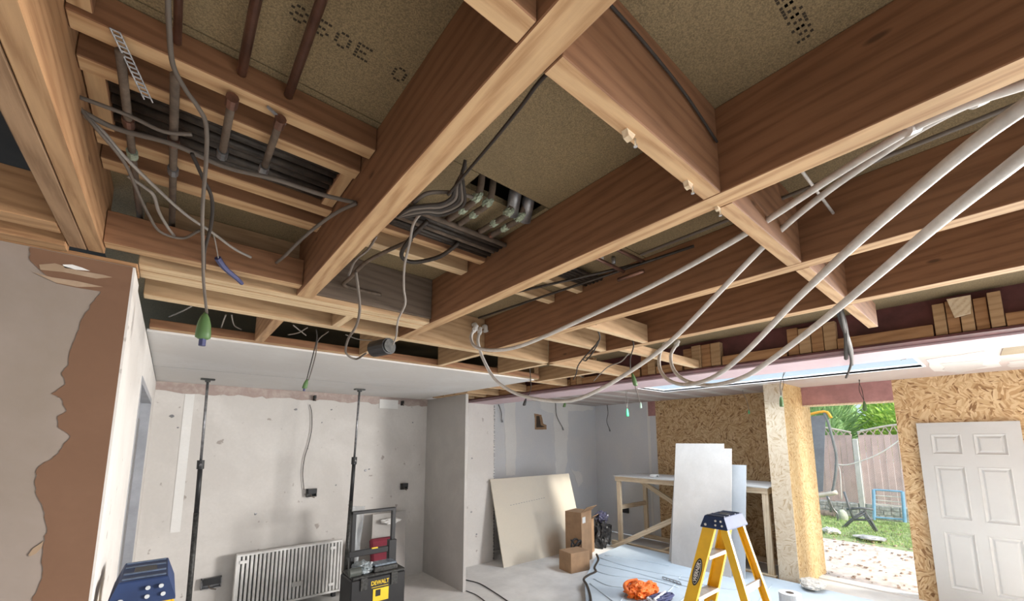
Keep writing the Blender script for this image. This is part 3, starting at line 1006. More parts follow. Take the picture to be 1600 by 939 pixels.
cable('long grey cable hanging from the deck at top left down to the taped end', zp([(262, -20, 2.52), (264, 40, 2.50), (270, 100, 2.48), (290, 140, 2.46), (308, 165, 2.45), (322, 195, 2.44), (322, 250, 2.42),
      (318, 300, 2.40), (316, 340, 2.37), (317, 390, 2.33), (318, 440, 2.28), (323, 490, 2.25)]), .0045, CABLE)
cable('second dark cable dropping beside the long taped cable', zp([(300, 240, 2.45), (318, 280, 2.43), (331, 310, 2.41), (330, 350, 2.39), (320, 390, 2.36), (319, 420, 2.32)]), .0045, CABLED)
def taped_end(u, v, lab, y=None, x=None, z=None, d=None, s=1.0, mat=GREEN, tip=True, tilt=(0, 0)):
    p = at(u, v, x=x, y=y, z=z, d=d)
    t_ = thing('taped_cable_end', lab, 'cable end', p)
    bm = bmesh.new()
    prof = [(.003, 0), (.011, -.012), (.017, -.03), (.019, -.05), (.019, -.062), (.012, -.066)]
    rings = []
    for r_, z_ in prof:
        rings.append([bm.verts.new((math.cos(a * PI / 5) * r_ * .8 * s + tilt[0] * z_ * s, math.sin(a * PI / 5) * r_ * .55 * s + tilt[1] * z_ * s, z_ * s)) for a in range(10)])
    for a, b2 in zip(rings, rings[1:]):
        for k in range(10): bm.faces.new((a[k], a[(k + 1) % 10], b2[(k + 1) % 10], b2[k]))
    bm.faces.new(rings[0]); bm.faces.new(rings[-1][::-1])
    fin(bm, 'tape', mat, t_, smooth=True)
    if tip:
        zz = -.064 * s
        fin(T([(tilt[0] * zz, tilt[1] * zz, zz), (tilt[0] * zz * 1.2, tilt[1] * zz * 1.2, zz - .018 * s)], .007 * s, 8, smooth=False), 'tip', BLUE, t_)
    return t_


taped_end(321, 488, 'large green taped cable end at left, with a blue tip, largest of its kind', z=2.252, s=1.55)
cable('pale grey cable crossing diagonally from the doubled joist toward the ledger', zp([(125, 175, 2.50), (160, 205, 2.48), (190, 240, 2.46), (240, 290, 2.45), (290, 335, 2.44), (330, 362, 2.43), (365, 388, 2.42), (392, 402, 2.42)]), .0045, CABLEL)
cable('grey cable loop hanging at far left behind the crossing cable', zp([(118, 160, 2.50), (150, 200, 2.47), (195, 255, 2.45), (215, 300, 2.44), (232, 335, 2.43), (250, 362, 2.42), (285, 372, 2.43), (312, 360, 2.44)]), .004, CABLE)
cable('short pale cable beside the second dusty pipe', zp([(200, 275, 2.47), (225, 292, 2.46), (240, 305, 2.45), (248, 330, 2.45), (262, 355, 2.44), (272, 368, 2.44)]), .0045, CABLEL)
cable('grey conduit sagging under the dark pipes of the left bay', zp([(112, 165, 2.50), (180, 200, 2.50), (270, 225, 2.49), (350, 260, 2.48), (430, 280, 2.47), (500, 303, 2.46), (557, 317, 2.45)]), .006, CABLE)
cable('thin dark cable along the upper edge of the dark pipe run', zp([(120, 150, 2.50), (200, 180, 2.50), (255, 205, 2.49), (300, 210, 2.50)]), .0045, CABLE)
cable('grey cable curving from the thick joist to the ledger', zp([(557, 318, 2.44), (530, 330, 2.44), (500, 350, 2.43), (470, 375, 2.43), (445, 400, 2.43), (430, 412, 2.45)]), .005, CABLE)
bs = thing('blue_sleeve', 'twisted blue fabric sleeve hanging from the ledger at left', 'sleeve', at(340, 402, z=2.40))
kid(fin(T(zp([(340, 403, 2.40), (348, 415, 2.385), (358, 425, 2.375), (370, 435, 2.365), (378, 443, 2.36)]), [.011, .007], 6, 5), 'sleeve', BLUE), bs)
kid(fin(T(zp([(333, 362, 2.44), (338, 385, 2.42), (341, 403, 2.40)]), .002, 6, 4), 'thread', CABLEL), bs)
# perforated strap
ps = thing('perforated_strap', 'perforated metal strap dangling over the front batten at top left', 'strap', at(180, 50, z=2.52))
a, b2 = at(180, 48, z=2.53), at(232, 158, z=2.47)
bm = bmesh.new()
for k in range(14):
    t0, t1 = k / 14, (k + .62) / 14
    p, q = a.lerp(b2, t0), a.lerp(b2, t1)
    for s_ in (-.0065, .0065): tube(bm, [p + Vector((s_, 0, 0)), a.lerp(b2, (k + 1) / 14) + Vector((s_, 0, 0))], .0016, 5, smooth=False)
    tube(bm, [p + Vector((-.0075, 0, 0)), p + Vector((.0075, 0, 0))], .002, 5, smooth=False)
kid(fin(bm, 'strap', GREYM), ps)
st2 = thing('short_strap', 'short bent strap holding the fourth branch pipe', 'strap', at(425, 172, z=2.52))
bm = T(zp([(418, 166, 2.53), (430, 178, 2.52), (446, 195, 2.51)]), .004, 6, 3)
kid(fin(bm, 'strap', GREYM), st2)
# long black cable from the near joist to the bundle
cable('thin dark cable stretched from the near noggin to the cable bundle', zp([(938, 25, 2.54), (905, 70, 2.50), (848, 122, 2.46), (815, 165, 2.45), (775, 215, 2.47), (737, 260, 2.50), (712, 290, 2.48), (700, 305, 2.47)]), .004, CABLED)
cable('thin black cable along the side of the near noggin', [(.42, .373, 2.55), (.62, .372, 2.55), (.80, .371, 2.53), (.95, .371, 2.49)], .003, CABLED)
for k in range(5):
    o_ = k * 3
    cable(('front', 'second', 'third', 'fourth', 'rear')[k] + ' cable of the grey bundle looping beside the thick joist',
          zp([(727, 250 + o_, 2.56), (722, 270, 2.53), (712 + o_, 290, 2.50), (706 + o_ * 1.5, 308 + o_, 2.48), (690, 318 + o_ * 1.5, 2.46), (665, 321 + o_, 2.45), (640, 325 + o_, 2.44), (622, 338, 2.44)]), .005, CABLE if k % 2 else CABLED)
cable('flat dark cable running right from the bundle', zp([(645, 318, 2.46), (665, 303, 2.48), (690, 300, 2.50), (715, 302, 2.52), (738, 308, 2.55)]), .006, CABLE)
cable('pale cable dropping from the bundle to the black junction', zp([(662, 328, 2.46), (646, 350, 2.45), (640, 380, 2.44), (632, 415, 2.42), (631, 450, 2.39), (633, 475, 2.34), (622, 500, 2.31), (619, 525, 2.29), (614, 538, 2.26)]), .0045, CABLEL)
cable('short cable emerging under the thick joist', zp([(588, 370, 2.42), (575, 390, 2.40), (560, 402, 2.38), (552, 412, 2.37), (545, 430, 2.37)]), .004, CABLE)
cable('cable loop hanging left of the black junction', zp([(556, 425, 2.40), (560, 455, 2.36), (562, 485, 2.30), (556, 510, 2.27), (543, 532, 2.25), (541, 552, 2.24), (556, 561, 2.24), (572, 552, 2.25)]), .0055, CABLE)
jb = thing('hanging_junction', 'round black downlight junction hanging on two cables at centre left', 'junction box', at(596, 543, z=2.265))
bm = bmesh.new()
for (dx, r_, l_) in ((0, .040, .02), (.0, .043, .034)):
    pass
c0 = at(596, 543, z=2.265)
ax = (at(616, 539, z=2.265) - at(576, 547, z=2.265)).normalized()
tube(bm, [c0 - ax * .062, c0 - ax * .045, c0 - ax * .02, c0 + ax * .04, c0 + ax * .062], .043, 16, smooth=False)
kid(fin(bm, 'body', BLACK, smooth=False), jb)
kid(fin(T([c0 + ax * .055, c0 + ax * .069], .035, 14, smooth=False), 'lamp_face', BLACKG), jb)
kid(fin(T([c0 - ax * .067, c0 - ax * .058], .030, 14, smooth=False), 'back_cap', BLACKG), jb)

# twin wires with green ends at the plasterboard edge
cable('twin wires hanging at the plasterboard edge above the green tape, left strand', zp([(494, 515, 2.40), (495, 530, 2.36), (489, 555, 2.33), (483, 578, 2.30), (479, 594, 2.28)]), .0035, CABLED)
cable('twin wires hanging at the plasterboard edge above the green tape, right strand', zp([(513, 518, 2.41), (497, 532, 2.37), (493, 555, 2.33), (487, 578, 2.30), (482, 594, 2.28)]), .0035, CABLE)
taped_end(480, 592, 'small green taped end on the twin wires at the plasterboard edge', z=2.285, s=1.25, tip=True, tilt=(.2, 0))
# coil on the middle joist
cable('black cable dropping from the middle joist into a coil', zp([(931, 480, 2.44), (929, 500, 2.40), (934, 515, 2.38), (937, 530, 2.36), (925, 545, 2.34), (912, 560, 2.33), (916, 563, 2.33), (928, 548, 2.34), (936, 532, 2.35),
      (926, 545, 2.33), (913, 558, 2.32), (903, 572, 2.31), (900, 585, 2.30), (896, 593, 2.29)]), .0045, CABLED)
cable('dark wire drooping to the green taped end near the soffit', zp([(970, 515, 2.44), (985, 528, 2.40), (990, 540, 2.36), (985, 560, 2.33), (985, 582, 2.30)]), .004, CABLED)
cable('pale curved cable left of the pipe bends', zp([(982, 553, 2.36), (970, 565, 2.36), (952, 572, 2.36), (940, 582, 2.36), (928, 595, 2.37)]), .0045, CABLEL)
taped_end(988, 583, 'dark green taped end hanging in front of the soffit, long cord below', z=2.30, s=1.5, tip=False, tilt=(-.25, .1))
cable('grey cord below the dark green taped end', zp([(991, 598, 2.27), (996, 615, 2.24), (1001, 632, 2.22)]), .005, CABLE)
taped_end(1001, 628, 'pale mint end at the bottom of the long cord', z=2.225, s=1.1, mat=plain('mint_tape', (.55, .78, .66), .5), tip=False)
# dark socket left of centre
cable('dark cable down to the black taped end over the white nib', zp([(827, 570, 2.40), (829, 590, 2.37), (829, 610, 2.34), (822, 622, 2.32)]), .004, CABLED)
taped_end(822, 622, 'black taped end hanging in front of the white nib', z=2.32, s=1.5, mat=BLACKG, tip=False, tilt=(.35, 0))
# extension downlight wires
def drop(u0, v0, u1, v1, lab, lab2, mat, s=1.1, dz=.0, twin=False, r=.003, cm=None):
    p = at(u0, v0, z=ZC - .002)
    dd = (p - Vector((0, 0, EYE))).dot(Vector((math.sin(HEAD), math.cos(HEAD), 0)))
    r_ = ray(u1, v1)
    q = at(u1, v1, d=dd / (r_.x * math.sin(HEAD) + r_.y * math.cos(HEAD)))
    m_ = p.lerp(q, .5) + Vector((.03, .0, 0))
    cable(lab, [p, p.lerp(q, .25) + Vector((-.01, 0, 0)), m_, q], r, cm or CABLED)
    if twin: cable(lab.replace('wire', 'second wire'), [p + Vector((.04, 0, 0)), p.lerp(q, .5) + Vector((.0, .02, 0)), q], r, cm or CABLED)
    if lab2:
        t_ = taped_end(u1, v1, lab2, d=(q.x / r_.x), s=s, mat=mat, tip=False)
    return q


drop(871, 634, 880, 628, 'short wire behind the low pipe loop', 'small bright green end just below the low pipe loop', GREENB, 1.4) if False else None
taped_end(884, 626, 'small green taped end just below the low pipe loop', z=2.33, s=1.4, mat=GREEN, tip=False, tilt=(.4, 0))
drop(978, 610, 980, 638, 'thin twin wire from the extension ceiling left of the mint cord', 'bright green end hanging from the extension ceiling in front of grey boards', GREENB, 1.8, twin=True, cm=CABLEL)
drop(1160, 609, 1170, 640, 'thin wire in front of the OSB wall', 'tiny green end in front of the OSB wall', GREENB, .9, cm=CABLEL)
drop(1225, 580, 1220, 618, 'twin wire hanging from the extension ceiling by the OSB pier', 'dark green taped end by the top of the OSB pier', GREEN, 1.8, twin=True)
drop(1342, 593, 1350, 626, 'twin wire hanging before the pink lintel', 'green and white taped end above the garden opening', GREEN, 1.9, twin=True)
# wires on the far wall
for (rows, lab) in (([(868, 624), (869, 645), (872, 655), (879, 668)], 'dark wire hanging on the far grey wall beside the white joint strip'),
                    ([(948, 628), (950, 645), (948, 658), (952, 670)], 'dark wire hanging on the grey wall right of the corner'),
                    ([(779, 632), (783, 643), (784, 655)], 'short dark wire on the far wall next to the nib')):
    y_ = 5.52 if rows[0][0] < 930 else None
    pts = [at(u, v, y=5.52) if y_ else at(u, v, x=6.90) for u, v in rows]
    t_ = thing('wall_wire', lab, 'cable', pts[0])
    kid(fin(T(pts, .006, 6, 5), 'wire', CABLED, smooth=True), t_)
    kid(fin(T([pts[-1], pts[-1] + Vector((.02, 0, -.05))], .013, 8, smooth=False), 'connector', GREYM), t_)
# big black cable against the packers
bc = thing('black_cable_tail', 'thick black frayed cable hanging from the joists before the roof light', 'cable', at(1320, 500, z=2.42))
kid(fin(T(zp([(1293, 440, 2.45), (1300, 465, 2.42), (1312, 480, 2.40), (1318, 510, 2.37), (1327, 545, 2.33), (1330, 568, 2.31), (1322, 590, 2.29)]), [.010, .008], 8, 5), 'core', CABLED), bc)
kid(fin(T(zp([(1308, 480, 2.44), (1318, 510, 2.38), (1330, 545, 2.34), (1332, 570, 2.31)]), [.014, .007], 7, 5), 'sheath', BLACKG), bc)
kid(fin(T(zp([(1312, 478, 2.44), (1322, 520, 2.36), (1322, 560, 2.32)]), .012, 7, 5), 'sheath', CABLED), bc)
# bits of cable in the dark void above the plasterboard
for k, rows in enumerate(([(300, 478), (285, 486), (264, 495)], [(353, 492), (348, 505), (345, 515)], [(362, 492), (366, 508), (377, 515)], [(458, 508), (468, 516), (478, 524)],
                          [(480, 512), (466, 520), (450, 523)], [(540, 523), (560, 530), (585, 532)], [(885, 580), (900, 585), (912, 590)])):
    cable(('leftmost', 'second', 'third', 'fourth', 'fifth', 'sixth', 'rightmost')[k] + ' loose grey cable end in the dark gap above the plasterboard', [at(u, v, z=ZJ + .06) for u, v in rows], .0035, CABLEL)['group'] = 'loose cable ends above the plasterboard'

# ------------------------------------------------------------------ back room things
def prop(u, v, y, lab, foot_dx):
    p = at(u, v, z=ZJ - .008)
    t_ = thing('ceiling_prop', lab, 'ceiling prop', (p.x + foot_dx, p.y, 0))
    dx = foot_dx
    H_ = ZJ - .008
    def pt(z): return Vector((-dx * z / H_, 0, z))
    fin(abox(abox(bmesh.new(), -dx - .055, -dx + .055, -.035, .035, H_ - .012, H_), -dx - .02, -dx + .02, -.02, .02, H_ - .03, H_ - .012), 'top_plate', BLACKG, t_)
    fin(T([pt(1.60), pt(H_ - .02)], .0115, 12, smooth=False), 'inner_tube', GREYM, t_, smooth=True)
    fin(T([pt(1.13), pt(1.60)], .020, 12, smooth=False), 'sleeve', BLACK, t_, smooth=True)
    cl_ = fin(T([pt(1.52), pt(1.60)], .029, 12, smooth=False), 'clamp', BLACK, t_)
    fin(T([pt(1.55) + Vector((0, -.02, 0)), pt(1.55) + Vector((.0, -.055, .01))], .012, 8, smooth=False), 'lever', GREYM, cl_)
    fin(T([pt(0.02), pt(1.13)], .0215, 12, smooth=False), 'outer_tube', BLACKG, t_, smooth=True)
    fin(abox(bmesh.new(), -.05, .05, -.05, .05, 0, .02), 'foot', BLACK, t_)
    return t_


prop(325, 592, 0, 'left telescopic ceiling prop, standing right of the small black wall socket', .03)
prop(562, 608, 0, 'right telescopic ceiling prop, leaning beside the ribbed white radiator', -.06)


def backbox(u, v, lab, wx, wz, cable_up=None):
    p = at(u, v, y=5.29)
    t_ = thing('back_box', lab, 'socket box', (p.x, 5.325, p.z))
    bm = bmesh.new()
    abox(bm, -wx, wx, -.004, 0, -wz, wz)
    for q in ((-wx, -wx + .008, -wz, wz), (wx - .008, wx, -wz, wz), (-wx, wx, -wz, -wz + .008), (-wx, wx, wz - .008, wz)):
        abox(bm, q[0], q[1], -.045, -.004, q[2], q[3])
    fin(bm, 'box', GREYM if wx > .06 else BLACKG, t_)
    fin(abox(bmesh.new(), -wx * .8, wx * .9, -.062, -.045, -wz * .2, wz * 1.1), 'face_plate', BLACK, t_)
    fin(T([(-wx * .3, -.04, 0), (-wx * .1, -.06, -wz * .8), (wx * .5, -.065, -wz * 1.2)], .006, 6), 'wire', CABLE, t_)
    if cable_up: kid(fin(T([at(a, b, y=5.31) for a, b in cable_up], .004, 6, 6), 'feed_cable', CABLED, smooth=True), t_)


backbox(487, 770, 'metal back box dangling from a grey cable on the white back wall', .055, .045, [(484, 632), (487, 645), (487, 670), (482, 695), (476, 715), (473, 740), (475, 765)])
backbox(632, 760, 'small dark back box near the grey return panel', .045, .04)
backbox(330, 911, 'wide black double socket box low on the back wall', .085, .05)
backbox(492, 622, 'tiny dark hole with cable stub at the top of the back wall', .012, .03)
backbox(629, 630, 'tiny black bracket at the top right of the back wall', .012, .03)

# ribbed white radiator leaning on the wall
x0, x1, z0, z1 = .655, 1.68, .06, .60
rd = thing('radiator', 'white ribbed radiator standing against the back wall', 'radiator', (x0, 5.16, 0))
fin(B(0, x1 - x0, .06, .075, z0, z1 + .012), 'back_panel', BLACKG, rd)
n = 27
for k in range(n):
    xa = (x1 - x0) * (k + .05) / n
    fin(B(xa, xa + (x1 - x0) / n * .62, .0, .058, z0 + .012, z1, bev=.004), 'fin', WHITEP, rd)
fin(B(-.01, x1 - x0 + .01, -.006, .065, z1 + .001, z1 + .02), 'top_rail', WHITEP, rd)
fin(B(-.01, x1 - x0 + .01, -.006, .065, z0 - .01, z0 + .011), 'bottom_rail', WHITEP, rd)
for xa, wd_ in ((-.012, .018), (x1 - x0 - .006, .018)): fin(B(xa, xa + wd_, -.008, .07, z0, z1), 'end_cover', WHITEP, rd)
for xa, za in ((.02, .53), (.90, .53), (.90, .13)): fin(B(xa, xa + .07, -.012, -.006, za, za + .03), 'bracket', WHITEP, rd)
fin(B(.52, .63, -.010, -.002, .20, .25), 'sticker', DOORW, rd)
for xa in (.05, .95): fin(B(xa, xa + .04, 0, .06, 0, z0 - .01), 'foot', BLACK, rd)

# wheeled tool box stack
tb = thing('tool_trolley', 'black rolling tool box with raised handle frame and yellow logo', 'tool box', (1.76, 4.2, 0))
fin(B(-.29, .27, -.02, .30, .05, .44, bev=.012), 'box', BLACK, tb)
fin(B(-.28, .26, -.03, .29, .442, .47, bev=.008), 'lid', BLACKG, tb)
hf = bmesh.new()
for xa in (-.235, .195): abox(hf, xa, xa + .042, .19, .23, .45, 1.05, bev=.004)
abox(hf, -.235, .237, .188, .232, 1.022, 1.055, bev=.005)
fin(hf, 'handle_frame', BLACK, tb)
fin(B(-.25, .24, .186, .22, .60, .66, bev=.005), 'cross_bar', BLACK, tb)
fin(B(-.02, .045, .180, .19, .655, .668), 'yellow_clip', YEL, tb)
fin(B(.165, .25, .175, .235, .45, .72, bev=.004), 'handle_sleeve', BLACK, tb)
for xa in (-.20, .11): fin(B(xa, xa + .07, -.035, -.02, .33, .45, bev=.004), 'latch', BLACKG, tb)
for xa in (-.29, .25): fin(T([(xa, .27, .07), (xa + .03, .27, .07)], .07, 18, smooth=False), 'wheel', BLACK, tb)
M_ = frame_matrix((.0, -.022, .375), (1, 0, 0), (0, 0, 1))
text_mesh('logo_text', 'DEWALT', .056, YEL, M_, tb, bold=True, xs=.82)
fin(B(-.085, .085, -.0225, -.020, .334, .339), 'logo_line', YEL, tb)
lb = fin(B(-.07, .09, -.026, -.02, .20, .32), 'yellow_label', YEL, tb)
fin(B(-.045, .005, -.028, -.026, .25, .31), 'label_print', BLACK, lb)
# clutter on its lid
t_ = thing('clear_plastic_bag', 'grey crumpled plastic bag on the tool box lid', 'plastic bag', (1.62, 4.25, .47))
fin(lump((0, .04, .045), (.11, .10, .06), 5, .35, 4, 3, flat=.0), 'bag', plain('grey_film', (.32, .36, .38), .35, var=.35, scale=20), t_)
t_ = thing('tool_case', 'dark clear-lidded parts case on the tool box lid', 'case', (1.83, 4.27, .47))
fin(B(-.13, .12, -.08, .08, .0, .05, bev=.006), 'case', BLACKG, t_)
fin(B(-.12, .11, -.07, .07, .051, .072, bev=.006), 'lid', plain('smoked_lid', (.20, .24, .29), .25, var=.4, scale=30), t_)
t_ = thing('grey_canister', 'green-grey round canister at the left of the tool box lid', 'canister', (1.50, 4.19, .47))
fin(T([(-.05, 0, .045), (.06, 0, .045)], .04, 16, smooth=False), 'body', plain('olive_grey', (.09, .10, .09), .5), t_)
# things behind the trolley
t_ = thing('wall_offcut', 'pale sheet of board leaning behind the tool box handle', 'board', (2.18, 4.95, 0))
bm = B(-.22, .22, 0, .012, 0, .86)
for v in bm.verts: v.co.y += v.co.z * .3; v.co.x += v.co.z * .12
fin(bm, 'board', GYPD, t_)
t_ = thing('maroon_bag', 'maroon cloth bag lying against the leaning board', 'bag', (2.10, 4.85, 0))
bm = B(-.13, .16, -.03, .06, 0, .60, bev=.02)
for v in bm.verts: v.co.y += v.co.z * .28
fin(bm, 'cloth', MAROON, t_)
t_ = thing('crumpled_paper', 'crumpled pale paper on top of the leaning board', 'paper', (2.26, 5.02, .74))
fin(lump((0, .1, .03), (.13, .08, .04), 8, .5, 3, 3), 'paper', FILL, t_)
t_ = thing('plastic_sheet', 'clear polythene strip wrapped around the foot of the right prop', 'plastic sheet', (1.72, 4.82, 0))
bm = bmesh.new()
prev = None
for i in range(9):
    z_ = i * .13
    row = [bm.verts.new((-.07 + .035 * k + random.uniform(-.012, .012), .05 * math.sin(k * 1.3 + i * .8), z_)) for k in range(5)]
    if prev:
        for k in range(4): bm.faces.new((prev[k], prev[k + 1], row[k + 1], row[k]))
    prev = row
o = fin(bm, 'sheet', plain('polythene', (.75, .80, .84), .2, alpha=.35), t_, smooth=True)
sm = o.modifiers.new('thick', 'SOLIDIFY'); sm.thickness = .001

# ------------------------------------------------------------------ step ladders
def ladder(name, lab, loc, rz, Hh=1.30, label=True):
    t_ = thing(name, lab, 'step ladder', loc, rz)
    # x = spread, y = width ; front rails (steps) lean to -x
    def rail(top, bot, wdt, th, nm, par, mat=YELL):
        top, bot = Vector(top), Vector(bot)
        d_ = (bot - top).normalized()
        side = Vector((0, 1, 0))
        fw = d_.cross(side).normalized()
        bm = bmesh.new()
        pr = []
        for p in (top, bot):
            pr.append([bm.verts.new(p + fw * a + side * b_) for a, b_ in ((-wdt / 2, -th / 2), (wdt / 2, -th / 2), (wdt / 2, th / 2), (wdt / 2 - .006, th / 2), (wdt / 2 - .006, -th / 2 + .005),
                                                                    (-wdt / 2 + .006, -th / 2 + .005), (-wdt / 2 + .006, th / 2), (-wdt / 2, th / 2))])
        if top.y > 0:
            for row in pr:
                for v in row: v.co.y = 0
            bm.free(); bm = bmesh.new(); pr = []
            for p in (top, bot):
                pr.append([bm.verts.new(p + fw * a + side * -b_) for a, b_ in ((-wdt / 2, -th / 2), (wdt / 2, -th / 2), (wdt / 2, th / 2), (wdt / 2 - .006, th / 2), (wdt / 2 - .006, -th / 2 + .005),
                                                                        (-wdt / 2 + .006, -th / 2 + .005), (-wdt / 2 + .006, th / 2), (-wdt / 2, th / 2))])
        a, b_ = pr
        m = len(a)
        bm.faces.new(a); bm.faces.new(b_[::-1])
        for k in range(m): bm.faces.new((a[k], a[(k + 1) % m], b_[(k + 1) % m], b_[k]))
        return fin(bm, nm, mat, par)
    zt = Hh - .06
    for s_ in (-1, 1):
        rail((-.035, s_ * .125, zt), (-.36, s_ * .20, .02), .075, .028, 'front_rail', t_)
        rail((.045, s_ * .118, zt), (.34, s_ * .18, .02), .045, .024, 'rear_rail', t_)
        fin(abox(bmesh.new(), -.41, -.32, s_ * .20 - .03, s_ * .20 + .03, 0, .03), 'foot', BLACK, t_)
        fin(abox(bmesh.new(), .315, .38, s_ * .18 - .025, s_ * .18 + .025, 0, .03), 'foot', BLACK, t_)
    for k in range(4):
        z_ = Hh - .27 - k * .27
        f_ = (zt - z_) / (zt - .02)
        xc = -.035 - .325 * f_
        yw = .125 + .075 * f_
        sp_ = fin(abox(bmesh.new(), xc - .040, xc + .045, -yw + .012, yw - .012, z_ - .012, z_ + .012, bev=.003), 'step', ALU, t_)
    for k, z_ in enumerate((Hh - .42, Hh - .95)):
        f_ = (zt - z_) / (zt - .02)
        xc = .045 + .295 * f_
        yw = .118 + .062 * f_
        b2 = fin(abox(bmesh.new(), xc - .006, xc + .006, -yw, yw, z_ - .022, z_ + .022), 'rear_brace', ALU, t_)
        for q in (-yw * .8, -yw * .68, yw * .7, yw * .82):
            fin(T([(xc - .008, q, z_), (xc + .008, q, z_)], .005, 8, smooth=False), 'rivet', CHROME, b2)
    for s_ in (-1, 1):
        fin(T([(-.035 - .325 * .5, s_ * .15, zt * .5), (.045 + .295 * .5, s_ * .145, zt * .5)], .006, 6, smooth=False), 'spreader', ALU, t_)
    # cap
    bm = bmesh.new()
    lo = [(-.085, -.155), (.085, -.155), (.085, .155), (-.085, .155)]
    hi = [(-.062, -.14), (.062, -.14), (.062, .14), (-.062, .14)]
    L = [[bm.verts.new((x_, y_, z_)) for x_, y_ in q] for q, z_ in ((lo, Hh - .075), (lo, Hh - .068), (hi, Hh - .004), ([(a * .96, b_ * .97) for a, b_ in hi], Hh))]
    bm.faces.new(L[0]); bm.faces.new(L[-1][::-1])
    for a, b_ in zip(L, L[1:]):
        for k in range(4): bm.faces.new((a[k], a[(k + 1) % 4], b_[(k + 1) % 4], b_[k]))
    cp = fin(bm, 'top_cap', BLUEC, t_)
    # moulded tray ridges on the cap
    for y_ in (-.115, -.045, .045, .115):
        fin(B(-.055, .055, y_ - .005, y_ + .005, Hh, Hh + .004), 'ridge', plain('dusty_blue', (.11, .15, .23), .5, var=.3, scale=30), cp)
    fin(B(-.03, .03, -.035, .035, Hh, Hh + .003, bev=.002), 'tray_pad', BLACK, cp)
    for s_ in (-1, 1):
        ye = s_ * .152
        for x_, z_, r_ in ((-.052, Hh - .055, .008), (.012, Hh - .052, .0065), (.052, Hh - .052, .0065), (.012, Hh - .026, .0065), (.045, Hh - .026, .0065)):
            fin(T([(x_, ye * (1 - (z_ - Hh + .07) * .6), z_), (x_, ye * (1 - (z_ - Hh + .07) * .6) + s_ * .006, z_)], r_, 12, smooth=False), 'rivet', CHROME, cp)
    if label:
        # oval maker's label on the near front rail
        top, bot = Vector((-.035, -.125, zt)), Vector((-.36, -.20, .02))
        d_ = (bot - top).normalized()
        side = Vector((0, 1, 0))
        fw = d_.cross(side).normalized()
        c_ = top.lerp(bot, .27) - side * .0145
        nn = d_.cross(fw).normalized()
        if nn.y > 0: nn = -nn
        def oval(ra, rb, lift, mat, par, nm):
            bm = bmesh.new()
            vs = [bm.verts.new(c_ + d_ * math.cos(k * PI / 14) * ra + fw * math.sin(k * PI / 14) * rb + nn * lift) for k in range(28)]
            vs2 = [bm.verts.new(v.co + nn * .0008) for v in vs]
            bm.faces.new(vs); bm.faces.new(vs2[::-1])
            for k in range(28): bm.faces.new((vs[k], vs[(k + 1) % 28], vs2[(k + 1) % 28], vs2[k]))
            return fin(bm, nm, mat, par)
        ov = oval(.092, .026, .0, BLACK, t_, 'maker_label')
        oval(.080, .019, .0009, WHITEP, ov, 'label_ring')
        oval(.077, .017, .0018, BLACK, ov, 'label_field')
        M2 = Matrix((-d_, nn.cross(-d_), nn)).transposed().to_4x4()
        M2.translation = c_ + nn * .003
        text_mesh('label_text', 'WERNER', .030, WHITEP, M2, ov, bold=True, xs=1.05)
    return t_


# right ladder: front rails toward +Y, width along X
ladder('step_ladder', 'yellow fibreglass step ladder with blue cap standing before the leaning boards', (2.87, 1.255, .10), -PI / 2, 1.20)
ladder('step_ladder', 'yellow step ladder with blue riveted cap beside the brown plastered wall', (-.02, 2.0, 0), 0, 1.33, False)

# ------------------------------------------------------------------ extension things
# low platform under dust sheets
pf = thing('covered_platform', 'low boarded platform under a pale blue dust sheet', 'platform', (5.0, 2.4, 0))
sh_px = [(935, 865), (912, 905), (905, 939)]
pl = [at(932, 868, z=.1), at(913, 905, z=.1), at(917, 960, z=.1)]
poly = [(pl[0].x, pl[0].y), (pl[1].x, pl[1].y), (pl[2].x, pl[2].y), (2.6, 1.7), (2.6, -.4), (5.9, -.4), (5.9, 4.2)]
kid(fin(prism([(x_ * .998 + .01, y_ * .997) for x_, y_ in poly], 'z', 0.0, .085), 'boards', DARK), pf)  # near-black colour stands for the shaded gap under the sheet edge
bm = prism(poly, 'z', .087, .10)
kid(fin(bm, 'dust_sheet', SHEET), pf)
bm = bmesh.new()
random.seed(3)
for k in range(16):
    y_ = 3.9 - k * .22
    a = Vector((3.55 + random.uniform(0, .5) + k * .03, y_ - .8 + .1, .1)); b2 = a + Vector((1.1 + random.uniform(-.5, .5), .25 + random.uniform(-.1, .1), 0))
    if a.y < .2: continue
    mid = a.lerp(b2, .5) + Vector((0, random.uniform(-.04, .04), 0))
    if (a.x > 3.9 or a.y < 2.9) and b2.x < 5.9: tube(bm, [a, mid, b2], .006, 6, 6)
for rows in (((938, 872), (975, 884), (1030, 896), (1090, 905)), ((936, 882), (985, 893), (1040, 908), (1095, 922)), ((932, 893), (960, 900), (1010, 905), (1060, 918)),
             ((928, 905), (950, 915), (975, 918)), ((1060, 905), (1120, 918), (1180, 924)), ((945, 868), (1000, 876), (1045, 884)), ((922, 912), (945, 930), (965, 945))):
    tube(bm, [at(u, v, z=.1) for u, v in rows], .010, 6, 5)
kid(fin(bm, 'sheet_fold', SHEET, smooth=True), pf)
tr_ = [at(u, v, z=.105) for u, v in ((932, 866), (935, 874), (929, 886), (931, 893), (921, 898), (912, 905), (917, 914), (922, 930), (924, 950))]
kid(fin(T(tr_, .014, 8, 4), 'gap_shade_edge', DPIPE, smooth=True), pf)  # dark tube painting the shaded gap along the sheet's left edge
# cables on the floor at the left of the platform
cable('black cable snaking over the floor below the white nib', [at(u, v, z=.006) for u, v in ((728, 906), (750, 912), (775, 927), (790, 937), (806, 948))], .006, BLACK)
cable('thin dark cable lying near the bottom of the view by the return panel', [at(u, v, z=.006) for u, v in ((728, 923), (745, 930), (765, 945))], .005, BLACK)

